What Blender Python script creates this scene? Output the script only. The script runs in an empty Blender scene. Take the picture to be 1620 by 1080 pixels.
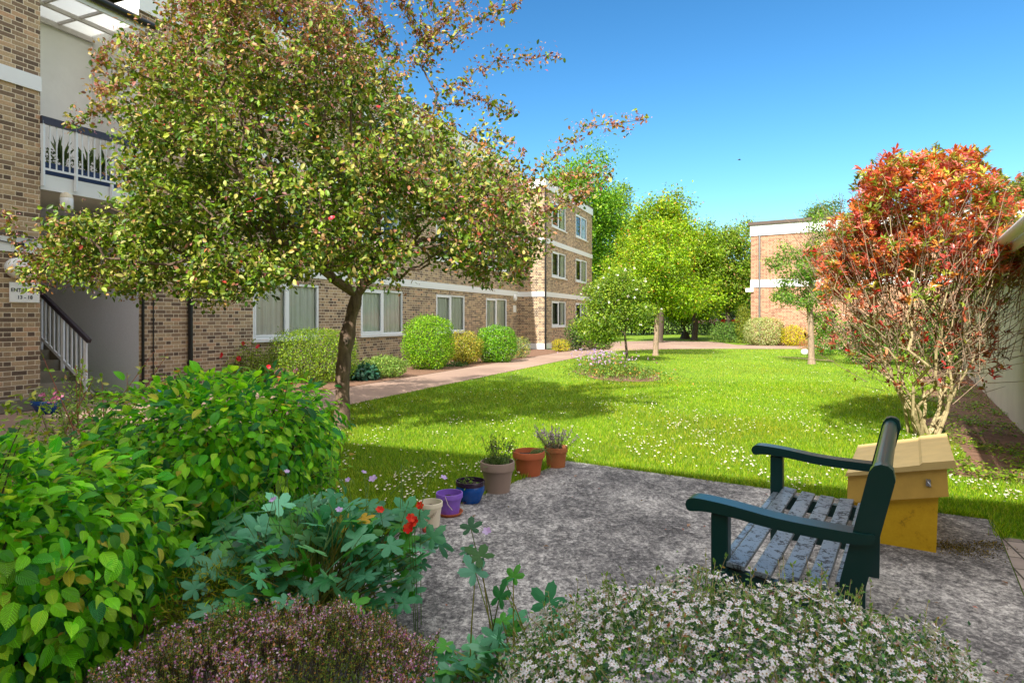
import bpy, math, random
import numpy as np
R = math.radians
rng = np.random.default_rng(7)
random.seed(7)
SC = bpy.context.scene
COL = SC.collection

# ------------------------------------------------------------------ camera, sky, sun
F, CX, HY, CAMH = 985.0, 810.0, 503.5, 1.42
cam_d = bpy.data.cameras.new('camera')
cam = bpy.data.objects.new('camera', cam_d); COL.objects.link(cam)
cam.location = (0, 0, CAMH); cam.rotation_euler = (R(90), 0, 0)
cam_d.sensor_width = 36; cam_d.lens = 36*F/1620.0
cam_d.shift_y = -(540-HY)/1620.0
cam_d.clip_start = .05; cam_d.clip_end = 2000
SC.camera = cam

SUN_AZ, SUN_EL = R(28), R(43)          # direction the shadows run to (from +Y towards +X), height
sun_d = bpy.data.lights.new('sun', 'SUN'); sun_d.energy = 3.7; sun_d.angle = R(.53); sun_d.color = (1, .95, .85)
sun = bpy.data.objects.new('sun', sun_d); COL.objects.link(sun)
sun.rotation_euler = (R(90)-SUN_EL, 0, -SUN_AZ)
W = bpy.data.worlds.new('World'); SC.world = W; W.use_nodes = True
wn = W.node_tree; wn.nodes.clear()
sky = wn.nodes.new('ShaderNodeTexSky'); sky.sky_type = 'NISHITA'; sky.sun_disc = False
sky.sun_elevation = SUN_EL; sky.sun_rotation = math.pi + SUN_AZ
sky.air_density = 1.15; sky.dust_density = 1.6; sky.ozone_density = 3
hs = wn.nodes.new('ShaderNodeHueSaturation'); hs.inputs['Saturation'].default_value = 1.2; hs.inputs['Hue'].default_value = .486
# unseen white glow added overhead and behind the viewpoint to fill the shade
def wmath(op, a, b=None):
    n = wn.nodes.new('ShaderNodeMath'); n.operation = op
    for i, x in enumerate((a, b)):
        if isinstance(x, (int, float)): n.inputs[i].default_value = x
        elif x is not None: wn.links.new(x, n.inputs[i])
    return n.outputs[0]
def wstep(x, lo, hi):
    n = wn.nodes.new('ShaderNodeMapRange'); n.interpolation_type = 'SMOOTHSTEP'; n.inputs[1].default_value = lo; n.inputs[2].default_value = hi; wn.links.new(x, n.inputs[0]); return n.outputs[0]
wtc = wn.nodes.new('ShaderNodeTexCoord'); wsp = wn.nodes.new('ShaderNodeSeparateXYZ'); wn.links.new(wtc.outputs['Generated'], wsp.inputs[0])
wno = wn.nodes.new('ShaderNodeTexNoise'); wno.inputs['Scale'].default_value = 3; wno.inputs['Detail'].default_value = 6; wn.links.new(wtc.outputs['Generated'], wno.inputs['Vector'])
fill_m = wmath('MAXIMUM', wstep(wsp.outputs[2], .54, .78), wmath('MULTIPLY', wstep(wmath('MULTIPLY', wsp.outputs[1], -1.), -.05, .45), wstep(wsp.outputs[2], -.02, .1)))
fill_m = wmath('MULTIPLY', fill_m, wmath('ADD', wmath('MULTIPLY', wno.outputs['Fac'], 1.0), .5))
SKY_FILL = 16.
cmx = wn.nodes.new('ShaderNodeMix'); cmx.data_type = 'RGBA'; cmx.inputs[7].default_value = (SKY_FILL, SKY_FILL*.98, SKY_FILL*.97, 1)
bg = wn.nodes.new('ShaderNodeBackground'); bg.inputs['Strength'].default_value = .05
wo = wn.nodes.new('ShaderNodeOutputWorld')
gm = wn.nodes.new('ShaderNodeGamma'); gm.inputs[1].default_value = 1.45
wn.links.new(sky.outputs[0], hs.inputs['Color']); wn.links.new(hs.outputs[0], gm.inputs[0]); wn.links.new(gm.outputs[0], cmx.inputs[6]); wn.links.new(fill_m, cmx.inputs[0]); wn.links.new(cmx.outputs[2], bg.inputs[0]); wn.links.new(bg.outputs[0], wo.inputs[0])
SC.view_settings.view_transform = 'Standard'; SC.view_settings.look = 'None'
SC.view_settings.exposure = 1.2; SC.view_settings.gamma = 1
cy = SC.cycles
cy.use_denoising = True; cy.max_bounces = 8; cy.diffuse_bounces = 4; cy.glossy_bounces = 2; cy.transmission_bounces = 6; cy.transparent_max_bounces = 8
cy.caustics_reflective = False; cy.caustics_refractive = False

# ------------------------------------------------------------------ frames of the place
TH, TS = R(22.2), R(32.7)                # the long block, and the patio / bungalow
U = np.array([math.sin(TH), math.cos(TH)]); N = np.array([math.cos(TH), -math.sin(TH)])
D = np.array([math.sin(TS), math.cos(TS)]); E = np.array([math.cos(TS), -math.sin(TS)])
def SN(s, n, z=0.): p = n*N + s*U; return np.array([p[0], p[1], z])
def ED(e, d, z=0.): p = e*E + d*D; return np.array([p[0], p[1], z])
def G(px, py, z=0.):
    Y = F*(CAMH-z)/(py-HY); return np.array([(px-CX)/F*Y, Y, z])
def P(px, py, Y): return np.array([(px-CX)/F*Y, Y, CAMH+(HY-py)/F*Y])

# ------------------------------------------------------------------ helpers
def lin(c):
    c = np.asarray(c, float)/255.
    return np.where(c <= .04045, c/12.92, ((c+.055)/1.055)**2.4)
def L4(r, g, b): return tuple(lin((r, g, b))) + (1.,)
def nrm(a):
    a = np.asarray(a, float); return a/np.maximum(np.linalg.norm(a, axis=-1, keepdims=True), 1e-9)
def rdir(n, g=rng): return nrm(g.normal(size=(n, 3)))

def tag(o, label, cat, group=None, kind=None):
    if label: o['label'] = label
    if cat: o['category'] = cat
    if group: o['group'] = group
    if kind: o['kind'] = kind
    return o
def thing(name, label, cat, loc=(0, 0, 0), group=None, rz=0.):
    o = bpy.data.objects.new(name, None); COL.objects.link(o); o.empty_display_size = .1
    o.location = loc; o.rotation_euler = (0, 0, rz)
    return tag(o, label, cat, group)

class Soup:
    """numpy mesh collector: verts, faces of one size per block, colours, uvs, material indices"""
    def __init__(s): s.V = []; s.F = []; s.C = []; s.UV = []; s.MI = []; s.n = 0
    def add(s, V, Fc, C=None, UV=None, mi=0):
        V = np.asarray(V, float).reshape(-1, 3); Fc = np.asarray(Fc, int)
        s.V.append(V); s.F.append(Fc+s.n)
        s.C.append(np.ones((len(V), 3))*.5 if C is None else np.broadcast_to(np.asarray(C, float), (len(V), 3)))
        s.UV.append(np.zeros((len(V), 2)) if UV is None else np.asarray(UV, float))
        s.MI.append(np.full(len(Fc), mi, int)); s.n += len(V)
        return s
    def box(s, c, half, ax=None, mi=0):
        """box with centre c, half sizes, ax = 3x3 rows of axes"""
        ax = np.eye(3) if ax is None else np.asarray(ax, float)
        c = np.asarray(c, float)
        sg = np.array([[x, y, z] for z in (-1, 1) for y in (-1, 1) for x in (-1, 1)], float)
        V = c + (sg*np.asarray(half, float)) @ ax
        s.add(V, [[0, 2, 3, 1], [4, 5, 7, 6], [0, 1, 5, 4], [2, 6, 7, 3], [0, 4, 6, 2], [1, 3, 7, 5]], mi=mi); return s
    def bb(s, x0, x1, y0, y1, z0, z1, mi=0):
        return s.box(((x0+x1)/2, (y0+y1)/2, (z0+z1)/2), (abs(x1-x0)/2, abs(y1-y0)/2, abs(z1-z0)/2), mi=mi)
    def bar(s, a, b, w, h, up=(0, 0, 1), mi=0):
        a = np.asarray(a, float); b = np.asarray(b, float); x = nrm(b-a); y = nrm(np.cross(up, x)); z = np.cross(x, y)
        return s.box((a+b)/2, (np.linalg.norm(b-a)/2, w/2, h/2), [x, y, z], mi=mi)
    def tube(s, pts, r, k=8, mi=0, C=None, caps=True):
        pts = np.asarray(pts, float); m = len(pts); r = np.broadcast_to(np.asarray(r, float), (m,))
        t = nrm(np.gradient(pts, axis=0)); ref = np.array([0, 0, 1.]) if abs(t[0][2]) < .9 else np.array([1., 0, 0])
        b = nrm(np.cross(t, ref)); n = np.cross(b, t)
        a = np.arange(k)*2*math.pi/k
        V = pts[:, None]+r[:, None, None]*(np.cos(a)[None, :, None]*b[:, None]+np.sin(a)[None, :, None]*n[:, None])
        i = np.arange(m-1)[:, None]*k; j = np.arange(k)[None]; j2 = (j+1) % k
        Fc = np.stack([i+j, i+j2, i+k+j2, i+k+j], -1).reshape(-1, 4)
        s.add(V.reshape(-1, 3), Fc, C=C, mi=mi)
        if caps:
            for q in (0, m-1):
                cV = np.vstack([V[q], pts[q][None]]); s.add(cV, [[x, (x+1) % k, k] for x in range(k)], C=C, mi=mi)
        return s
    def lathe(s, prof, c=(0, 0, 0), k=32, mi=0):
        prof = np.asarray(prof, float); a = np.arange(k)*2*math.pi/k
        V = np.stack([prof[:, 0][:, None]*np.cos(a), prof[:, 0][:, None]*np.sin(a), np.repeat(prof[:, 1][:, None], k, 1)], -1)+np.asarray(c, float)
        m = len(prof); i = np.arange(m-1)[:, None]*k; j = np.arange(k)[None]; j2 = (j+1) % k
        s.add(V.reshape(-1, 3), np.stack([i+j, i+j2, i+k+j2, i+k+j], -1).reshape(-1, 4), mi=mi); return s
    def prism(s, poly, z0, z1, mi=0):
        poly = np.asarray(poly, float); k = len(poly)
        V = np.vstack([np.c_[poly, np.full(k, z0)], np.c_[poly, np.full(k, z1)]])
        s.add(V, [[i, (i+1) % k, k+(i+1) % k, k+i] for i in range(k)], mi=mi)
        s.add(V[k:], [list(range(k))], mi=mi, UV=poly); s.add(V[:k], [list(range(k))[::-1]], mi=mi); return s
    def extrude(s, prof, o, a1, a2, ext, mi=0):
        """profile in the a1/a2 plane pushed along vector ext"""
        prof = np.asarray(prof, float); k = len(prof)
        V0 = np.asarray(o, float)+prof[:, :1]*np.asarray(a1, float)+prof[:, 1:2]*np.asarray(a2, float)
        V = np.vstack([V0, V0+np.asarray(ext, float)])
        s.add(V, [[i, (i+1) % k, k+(i+1) % k, k+i] for i in range(k)], mi=mi)
        s.add(V[:k], [list(range(k))[::-1]], mi=mi); s.add(V[k:], [list(range(k))], mi=mi); return s
    def build(s, name, mats, parent=None, smooth=False, bevel=0., off=None):
        me = bpy.data.meshes.new(name)
        V = np.concatenate(s.V)
        if parent is not None and off is None: off = np.array(parent.location) if parent.parent is None else np.array(parent.parent.location)
        if off is not None: V = V-np.asarray(off, float)
        me.vertices.add(len(V)); me.vertices.foreach_set('co', V.astype(np.float32).ravel())
        sizes = np.concatenate([np.full(len(f), f.shape[1], np.int32) for f in s.F])
        idx = np.concatenate([f.ravel() for f in s.F]).astype(np.int32)
        me.loops.add(len(idx)); me.loops.foreach_set('vertex_index', idx)
        me.polygons.add(len(sizes)); st = np.concatenate([[0], np.cumsum(sizes)[:-1]]).astype(np.int32)
        me.polygons.foreach_set('loop_start', st)
        me.polygons.foreach_set('material_index', np.concatenate(s.MI).astype(np.int32))
        me.polygons.foreach_set('use_smooth', np.full(len(sizes), bool(smooth)))
        C = np.concatenate(s.C); at = me.attributes.new('col', 'FLOAT_COLOR', 'POINT')
        at.data.foreach_set('color', np.c_[C, np.ones(len(C))].astype(np.float32).ravel())
        uvl = me.uv_layers.new(name='UVMap'); UV = np.concatenate(s.UV)
        uvl.data.foreach_set('uv', UV[idx].astype(np.float32).ravel())
        for m in (mats if isinstance(mats, (list, tuple)) else [mats]): me.materials.append(m)
        me.update(calc_edges=True); me.validate()
        o = bpy.data.objects.new(name, me); COL.objects.link(o)
        if parent is not None: o.parent = parent
        if bevel:
            b = o.modifiers.new('bevel', 'BEVEL'); b.width = bevel; b.segments = 2; b.limit_method = 'ANGLE'; b.angle_limit = R(40)
        return o

# ------------------------------------------------------------------ materials
def newmat(name):
    m = bpy.data.materials.new(name); m.use_nodes = True; nt = m.node_tree
    return m, nt, nt.nodes['Principled BSDF']
def nd(nt, t, **kw):
    n = nt.nodes.new(t)
    for k, v in kw.items():
        if k.startswith('i_'): n.inputs[int(k[2:])].default_value = v
        else: setattr(n, k, v)
    return n
def mth(nt, op, a, b=None, c=None):
    n = nt.nodes.new('ShaderNodeMath'); n.operation = op
    for i, x in enumerate((a, b, c)):
        if x is None: continue
        if isinstance(x, (int, float)): n.inputs[i].default_value = x
        else: nt.links.new(x, n.inputs[i])
    return n.outputs[0]
def ramp(nt, fac, stops, interp='LINEAR'):
    r = nt.nodes.new('ShaderNodeValToRGB'); r.color_ramp.interpolation = interp
    e = r.color_ramp.elements
    while len(e) < len(stops): e.new(.5)
    for el, (p, c) in zip(e, stops): el.position = p; el.color = c if len(c) == 4 else tuple(c)+(1,)
    nt.links.new(fac, r.inputs[0]); return r.outputs[0]
def mixc(nt, fac, a, b, mode='MIX'):
    n = nt.nodes.new('ShaderNodeMix'); n.data_type = 'RGBA'; n.blend_type = mode
    for i, x in ((0, fac), (6, a), (7, b)):
        if isinstance(x, (int, float)): n.inputs[i].default_value = x
        elif isinstance(x, tuple): n.inputs[i].default_value = x
        else: nt.links.new(x, n.inputs[i])
    return n.outputs[2]
def noise(nt, scale, detail=4, rough=.6, vec=None, dist=0.):
    n = nt.nodes.new('ShaderNodeTexNoise'); n.inputs['Scale'].default_value = scale; n.inputs['Detail'].default_value = detail
    n.inputs['Roughness'].default_value = rough; n.inputs['Distortion'].default_value = dist
    if vec is not None: nt.links.new(vec, n.inputs['Vector'])
    return n.outputs['Fac']
def bump(nt, bs, h, strength=.4, dist=.01):
    b = nt.nodes.new('ShaderNodeBump'); b.inputs['Strength'].default_value = strength; b.inputs['Distance'].default_value = dist
    nt.links.new(h, b.inputs['Height']); nt.links.new(b.outputs[0], bs.inputs['Normal'])
def objco(nt): return nt.nodes.new('ShaderNodeTexCoord').outputs['Object']
def plain(name, rgb, rough=.5, var=.12, scale=8., metallic=0., bmp=0., spec=.5):
    """one colour with mild weathering noise"""
    m, nt, bs = newmat(name); c = lin(rgb)
    f = noise(nt, scale, 5, .65, objco(nt))
    col = ramp(nt, f, [(.25, tuple(c*(1-var))), (.75, tuple(np.minimum(c*(1+var), .95)))])
    nt.links.new(col, bs.inputs['Base Color']); bs.inputs['Roughness'].default_value = rough; bs.inputs['Metallic'].default_value = metallic
    bs.inputs['Specular IOR Level'].default_value = spec
    if bmp: bump(nt, bs, noise(nt, scale*6, 4, .6, objco(nt)), .5, bmp)
    return m
def leafmat(name, rough=.45, trans=.35, boost=1.5, veins=False, spec=.4):
    m, nt, bs = newmat(name)
    at = nd(nt, 'ShaderNodeAttribute', attribute_name='col'); col = at.outputs['Color']
    if veins:
        uv = nt.nodes.new('ShaderNodeUVMap'); sx = nt.nodes.new('ShaderNodeSeparateXYZ'); nt.links.new(uv.outputs[0], sx.inputs[0])
        au = mth(nt, 'ABSOLUTE', sx.outputs[0])
        w = mth(nt, 'SINE', mth(nt, 'MULTIPLY', mth(nt, 'SUBTRACT', sx.outputs[1], mth(nt, 'MULTIPLY', au, .32)), 62.))
        rib = mth(nt, 'LESS_THAN', au, .06)
        bump(nt, bs, mth(nt, 'ADD', mth(nt, 'MULTIPLY', w, .5), rib), .8, .004)
        col = mixc(nt, mth(nt, 'MULTIPLY', mth(nt, 'GREATER_THAN', w, .62), .55), col, mixc(nt, 1., col, (1.5, 1.45, 1.2, 1), 'MULTIPLY'))
        col = mixc(nt, mth(nt, 'MULTIPLY', rib, .45), col, mixc(nt, 1., col, (1.7, 1.6, 1.3, 1), 'MULTIPLY'))
    nt.links.new(col, bs.inputs['Base Color']); bs.inputs['Roughness'].default_value = rough; bs.inputs['Specular IOR Level'].default_value = spec
    tr = nt.nodes.new('ShaderNodeBsdfTranslucent'); nt.links.new(mixc(nt, 1., col, (boost, boost*.98, boost*.6, 1), 'MULTIPLY'), tr.inputs[0])
    mx = nt.nodes.new('ShaderNodeMixShader'); mx.inputs[0].default_value = trans
    nt.links.new(bs.outputs[0], mx.inputs[1]); nt.links.new(tr.outputs[0], mx.inputs[2])
    nt.links.new(mx.outputs[0], nt.nodes['Material Output'].inputs[0]); return m
def barkmat(name, dark, light, scale=14., zs=.35):
    m, nt, bs = newmat(name)
    mp = nt.nodes.new('ShaderNodeMapping'); mp.inputs['Scale'].default_value = (1, 1, zs); nt.links.new(objco(nt), mp.inputs[0])
    f = noise(nt, scale, 8, .7, mp.outputs[0], .6)
    nt.links.new(ramp(nt, f, [(.3, L4(*dark)), (.7, L4(*light))]), bs.inputs['Base Color']); bs.inputs['Roughness'].default_value = .85
    bump(nt, bs, f, .9, .02); return m
def brickmat(name, stops, mortar, period=.338, row=.0755):
    """Flemish bond: a stretcher and a header in each period, courses half a period apart; uv in metres"""
    m, nt, bs = newmat(name)
    uv = nt.nodes.new('ShaderNodeUVMap'); sx = nt.nodes.new('ShaderNodeSeparateXYZ'); nt.links.new(uv.outputs[0], sx.inputs[0])
    vr = mth(nt, 'DIVIDE', sx.outputs[1], row); ri = mth(nt, 'FLOOR', vr); rf = mth(nt, 'FRACT', vr)
    q = mth(nt, 'ADD', mth(nt, 'DIVIDE', sx.outputs[0], period), mth(nt, 'MULTIPLY', mth(nt, 'MODULO', mth(nt, 'ADD', ri, 400.), 2.), .5))
    qi = mth(nt, 'FLOOR', q); qf = mth(nt, 'FRACT', q)
    hd = mth(nt, 'GREATER_THAN', qf, .667)
    wn_ = nt.nodes.new('ShaderNodeTexWhiteNoise'); wn_.noise_dimensions = '3D'
    cb = nt.nodes.new('ShaderNodeCombineXYZ')
    nt.links.new(mth(nt, 'ADD', qi, mth(nt, 'MULTIPLY', hd, .37)), cb.inputs[0]); nt.links.new(ri, cb.inputs[1]); nt.links.new(hd, cb.inputs[2])
    nt.links.new(cb.outputs[0], wn_.inputs['Vector'])
    jit = mth(nt, 'MULTIPLY', mth(nt, 'SUBTRACT', noise(nt, 60, 3, .6, uv.outputs[0]), .5), .02)
    mo = .011/2
    eu = mth(nt, 'MINIMUM', mth(nt, 'MULTIPLY', mth(nt, 'ABSOLUTE', mth(nt, 'SUBTRACT', qf, .667)), period),
             mth(nt, 'MULTIPLY', mth(nt, 'MINIMUM', qf, mth(nt, 'SUBTRACT', 1., qf)), period))
    ev = mth(nt, 'MULTIPLY', mth(nt, 'MINIMUM', rf, mth(nt, 'SUBTRACT', 1., rf)), row)
    ed = mth(nt, 'ADD', mth(nt, 'MINIMUM', eu, ev), mth(nt, 'MULTIPLY', jit, .35))
    mr = nt.nodes.new('ShaderNodeMapRange'); mr.inputs[1].default_value = mo*.7; mr.inputs[2].default_value = mo*1.5; nt.links.new(ed, mr.inputs[0])
    face = mr.outputs[0]
    val = mth(nt, 'SUBTRACT', wn_.outputs['Value'], mth(nt, 'MULTIPLY', hd, .16))
    val = mth(nt, 'ADD', val, mth(nt, 'MULTIPLY', mth(nt, 'SUBTRACT', noise(nt, .8, 3, .5, uv.outputs[0]), .5), .35))
    bc = ramp(nt, val, stops)
    bc = mixc(nt, .55, bc, ramp(nt, noise(nt, 38, 4, .7, uv.outputs[0]), [(.3, (.45, .45, .45)), (.7, (1.25, 1.22, 1.18))]), 'MULTIPLY')
    mc = mixc(nt, noise(nt, 5, 4, .6, uv.outputs[0]), tuple(np.array(L4(*mortar))*.72)[:3]+(1,), L4(*mortar))
    nt.links.new(mixc(nt, face, mc, bc), bs.inputs['Base Color']); bs.inputs['Roughness'].default_value = .88; bs.inputs['Specular IOR Level'].default_value = .25
    bump(nt, bs, mth(nt, 'ADD', face, mth(nt, 'MULTIPLY', noise(nt, 90, 3, .6, uv.outputs[0]), .35)), .7, .006); return m

M = {}
M['brick'] = brickmat('brown_brick', [(0, L4(104, 88, 76)), (.3, L4(140, 118, 98)), (.55, L4(166, 142, 114)), (.8, L4(188, 164, 132)), (1, L4(192, 152, 122))], (232, 216, 190))
M['brick_red'] = brickmat('orange_brick', [(0, L4(140, 96, 76)), (.4, L4(174, 124, 98)), (.8, L4(194, 146, 116)), (1, L4(188, 130, 102))], (214, 192, 170))
M['white'] = plain('white_paint', (226, 228, 230), .5, .04, 1.2)
M['upvc'] = plain('white_window_plastic', (228, 232, 238), .3, .02, 3)
M['render'] = plain('white_render', (236, 235, 232), .9, .05, 2.2, bmp=.006)
M['cream_render'] = plain('cream_render', (222, 208, 186), .9, .09, 1.6, bmp=.006)
M['render_grey'] = plain('grey_pebble_render', (222, 222, 232), .95, .06, 30, bmp=.012)
M['black'] = plain('black_plastic', (26, 26, 28), .4, .1)
M['dark_rail'] = plain('dark_handrail', (58, 52, 62), .35, .1)
M['white_steel'] = plain('white_steel', (225, 228, 232), .4, .04)
M['interior'] = plain('dim_room', (92, 92, 86), .9, .2, 1.5)
M['curtain'] = plain('net_curtain', (240, 244, 236), .9, .05, 3)
M['concrete_step'] = plain('step_concrete', (128, 122, 108), .9, .18, 6, bmp=.004)
M['kerb'] = plain('pale_concrete', (196, 190, 186), .9, .12, 5, bmp=.004)
M['roof_felt'] = plain('roof_felt', (96, 84, 78), .9, .15, 4)
M['slate'] = plain('grey_slate_roof', (120, 126, 138), .6, .15, 5, bmp=.006)
M['soil'] = plain('bare_soil', (124, 92, 72), .95, .4, 7, bmp=.03)
M['lamp_white'] = plain('opal_lamp_plastic', (232, 232, 232), .25, .02)
M['sign_white'] = plain('sign_white', (240, 240, 240), .4, .02)
M['sign_ink'] = plain('sign_ink', (30, 36, 60), .5, .05)
M['metal'] = plain('zinc_metal', (170, 172, 178), .3, .1, 20, metallic=.9)
m, nt, bs = newmat('window_glass')
tr_ = nt.nodes.new('ShaderNodeBsdfTransparent'); tr_.inputs[0].default_value = (.95, .97, .96, 1); gl_ = nt.nodes.new('ShaderNodeBsdfGlossy'); gl_.inputs['Roughness'].default_value = .02
fr_ = nt.nodes.new('ShaderNodeFresnel'); fr_.inputs[0].default_value = 1.5; mx_ = nt.nodes.new('ShaderNodeMixShader')
nt.links.new(fr_.outputs[0], mx_.inputs[0]); nt.links.new(tr_.outputs[0], mx_.inputs[1]); nt.links.new(gl_.outputs[0], mx_.inputs[2]); nt.links.new(mx_.outputs[0], nt.nodes['Material Output'].inputs[0])
M['glass'] = m
m, nt, bs = newmat('translucent_sheet'); t_ = nt.nodes.new('ShaderNodeBsdfTranslucent'); t_.inputs[0].default_value = (.85, .87, .84, 1)
u_ = nt.nodes.new('ShaderNodeBsdfTransparent'); mx_ = nt.nodes.new('ShaderNodeMixShader'); mx_.inputs[0].default_value = .25
nt.links.new(t_.outputs[0], mx_.inputs[1]); nt.links.new(u_.outputs[0], mx_.inputs[2]); nt.links.new(mx_.outputs[0], nt.nodes['Material Output'].inputs[0])
M['sheet'] = m
# patio slab: pale worn concrete with dark lichen mottling
m, nt, bs = newmat('weathered_concrete'); oc = objco(nt)
big = noise(nt, .9, 5, .6, oc, .4); mid = noise(nt, 9, 6, .75, oc, .8); fine = noise(nt, 85, 4, .7, oc)
mp = nt.nodes.new('ShaderNodeMapping'); mp.inputs['Rotation'].default_value = (0, 0, TS); mp.inputs['Scale'].default_value = (1.9, 1., 1); nt.links.new(oc, mp.inputs[0])
stre = noise(nt, 5.5, 8, .82, mp.outputs[0], 1.2); grain = noise(nt, 38, 6, .8, oc, .5)
msk = mth(nt, 'ADD', mth(nt, 'ADD', mth(nt, 'MULTIPLY', big, .22), mth(nt, 'MULTIPLY', stre, .26)), mth(nt, 'ADD', mth(nt, 'MULTIPLY', mid, .16), mth(nt, 'MULTIPLY', grain, .36)))
c1 = ramp(nt, msk, [(.43, L4(52, 50, 51)), (.485, L4(106, 103, 103)), (.525, L4(156, 152, 149)), (.59, L4(222, 217, 212))])
nt.links.new(c1, bs.inputs['Base Color']); bs.inputs['Roughness'].default_value = .92
bump(nt, bs, mth(nt, 'ADD', mth(nt, 'MULTIPLY', mid, .6), fine), .6, .008); M['slab'] = m
# path: pinkish brick-coloured tarmac
m, nt, bs = newmat('pink_paving'); oc = objco(nt)
f = mth(nt, 'ADD', mth(nt, 'MULTIPLY', noise(nt, .5, 4, .6, oc), .6), mth(nt, 'MULTIPLY', noise(nt, 45, 4, .7, oc), .4))
nt.links.new(ramp(nt, f, [(.3, L4(128, 104, 92)), (.7, L4(178, 150, 132))]), bs.inputs['Base Color']); bs.inputs['Roughness'].default_value = .9
bump(nt, bs, noise(nt, 120, 3, .6, oc), .4, .004); M['path'] = m
# lawn sheet
m, nt, bs = newmat('lawn_turf'); oc = objco(nt)
f = mth(nt, 'ADD', mth(nt, 'MULTIPLY', noise(nt, .35, 4, .6, oc), .5), mth(nt, 'MULTIPLY', noise(nt, 30, 5, .75, oc), .5))
nt.links.new(ramp(nt, f, [(.3, L4(62, 92, 4)), (.55, L4(116, 146, 6)), (.75, L4(156, 170, 24))]), bs.inputs['Base Color']); bs.inputs['Roughness'].default_value = .9
bump(nt, bs, noise(nt, 70, 4, .7, oc), .6, .02); M['turf'] = m
# flagged pavers
m, nt, bs = newmat('stone_pavers'); br = nt.nodes.new('ShaderNodeTexBrick'); uv = nt.nodes.new('ShaderNodeUVMap'); nt.links.new(uv.outputs[0], br.inputs['Vector'])
br.inputs['Scale'].default_value = 1; br.inputs['Brick Width'].default_value = .21; br.inputs['Row Height'].default_value = .105; br.inputs['Mortar Size'].default_value = .006
br.inputs['Color1'].default_value = L4(120, 108, 104); br.inputs['Color2'].default_value = L4(160, 148, 140); br.inputs['Mortar'].default_value = L4(60, 56, 48)
nt.links.new(mixc(nt, .6, br.outputs[0], ramp(nt, noise(nt, 30, 5, .7), [(.3, (.6, .6, .6)), (.7, (1.2, 1.2, 1.2))]), 'MULTIPLY'), bs.inputs['Base Color']); bs.inputs['Roughness'].default_value = .9
bump(nt, bs, br.outputs['Fac'], -.6, .006); M['pavers'] = m
# bench paint: dark green gloss worn down to grey-blue patches on upward faces
def benchmat(name, base, worn, amount):
    m, nt, bs = newmat(name); oc = objco(nt)
    a = noise(nt, 26, 6, .75, oc, .7); b = noise(nt, 130, 4, .7, oc)
    mk = mth(nt, 'ADD', mth(nt, 'MULTIPLY', a, .7), mth(nt, 'MULTIPLY', b, .3))
    fac = ramp(nt, mk, [(amount-.015, (0, 0, 0)), (amount+.02, (1, 1, 1))])
    c = mixc(nt, fac, L4(*base), L4(*worn))
    nt.links.new(c, bs.inputs['Base Color']); bs.inputs['Roughness'].default_value = .35
    nt.links.new(ramp(nt, fac, [(0, (.28, .28, .28)), (1, (.6, .6, .6))]), bs.inputs['Roughness'])
    bump(nt, bs, fac, -.5, .002); return m
M['bench'] = benchmat('dark_green_gloss', (14, 58, 58), (96, 66, 52), .655)
M['bench_slat'] = benchmat('worn_slat_paint', (112, 124, 134), (26, 32, 36), .535)
# grit bin
m, nt, bs = newmat('yellow_bin_plastic'); oc = objco(nt)
f = noise(nt, 6, 6, .7, oc, .4); g_ = noise(nt, 70, 4, .7, oc)
c = ramp(nt, mth(nt, 'ADD', mth(nt, 'MULTIPLY', f, .7), mth(nt, 'MULTIPLY', g_, .3)), [(.30, L4(128, 96, 14)), (.42, L4(206, 160, 14)), (.7, L4(222, 180, 34))])
nt.links.new(c, bs.inputs['Base Color']); bs.inputs['Roughness'].default_value = .5; M['bin'] = m
M['bin_top'] = plain('faded_bin_plastic', (206, 178, 116), .6, .12, 7)
M['leaf'] = leafmat('leaf'); M['leaf_gloss'] = leafmat('glossy_leaf', .3, .25, 1.4, spec=.5); M['leaf_vein'] = leafmat('veined_leaf', .34, .36, 1.6, True, .5)
M['crab_leaf'] = leafmat('crab_leaf', .5, .22, 1.25); M['navy'] = plain('navy_trough', (34, 54, 96), .5, .1); M['bin_mid'] = plain('dulled_bin_plastic', (204, 164, 78), .55, .14, 6)
M['grass'] = leafmat('grass_blade', .55, .3, 1.3); M['petal'] = leafmat('petal', .6, .3, 1.1, spec=.2)
M['bark'] = barkmat('crab_bark', (66, 50, 42), (140, 116, 98)); M['bark_pale'] = barkmat('pale_bark', (120, 100, 84), (186, 160, 136), 22)
M['twig'] = barkmat('olive_twig', (150, 132, 90), (206, 190, 146), 18, .5); M['bark_dark'] = barkmat('dark_bark', (52, 44, 36), (104, 90, 76))
M['terra'] = plain('terracotta', (176, 92, 52), .75, .16, 9, bmp=.002); M['terra_brown'] = plain('weathered_terracotta', (168, 100, 58), .75, .2, 9)
M['taupe'] = plain('taupe_plastic', (150, 128, 116), .55, .1, 7); M['glaze'] = plain('blue_glaze', (14, 74, 150), .18, .3, 5); M['glaze_dark'] = plain('dark_glaze', (44, 28, 52), .2, .2, 6)
M['purple'] = plain('purple_plastic', (134, 92, 196), .4, .07, 8); M['cream'] = plain('cream_plastic', (226, 214, 190), .5, .06, 8); M['compost'] = plain('compost', (52, 40, 34), .95, .35, 40, bmp=.01)
M['rock'] = plain('grey_rock', (104, 106, 108), .9, .3, 9, bmp=.02)

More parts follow.
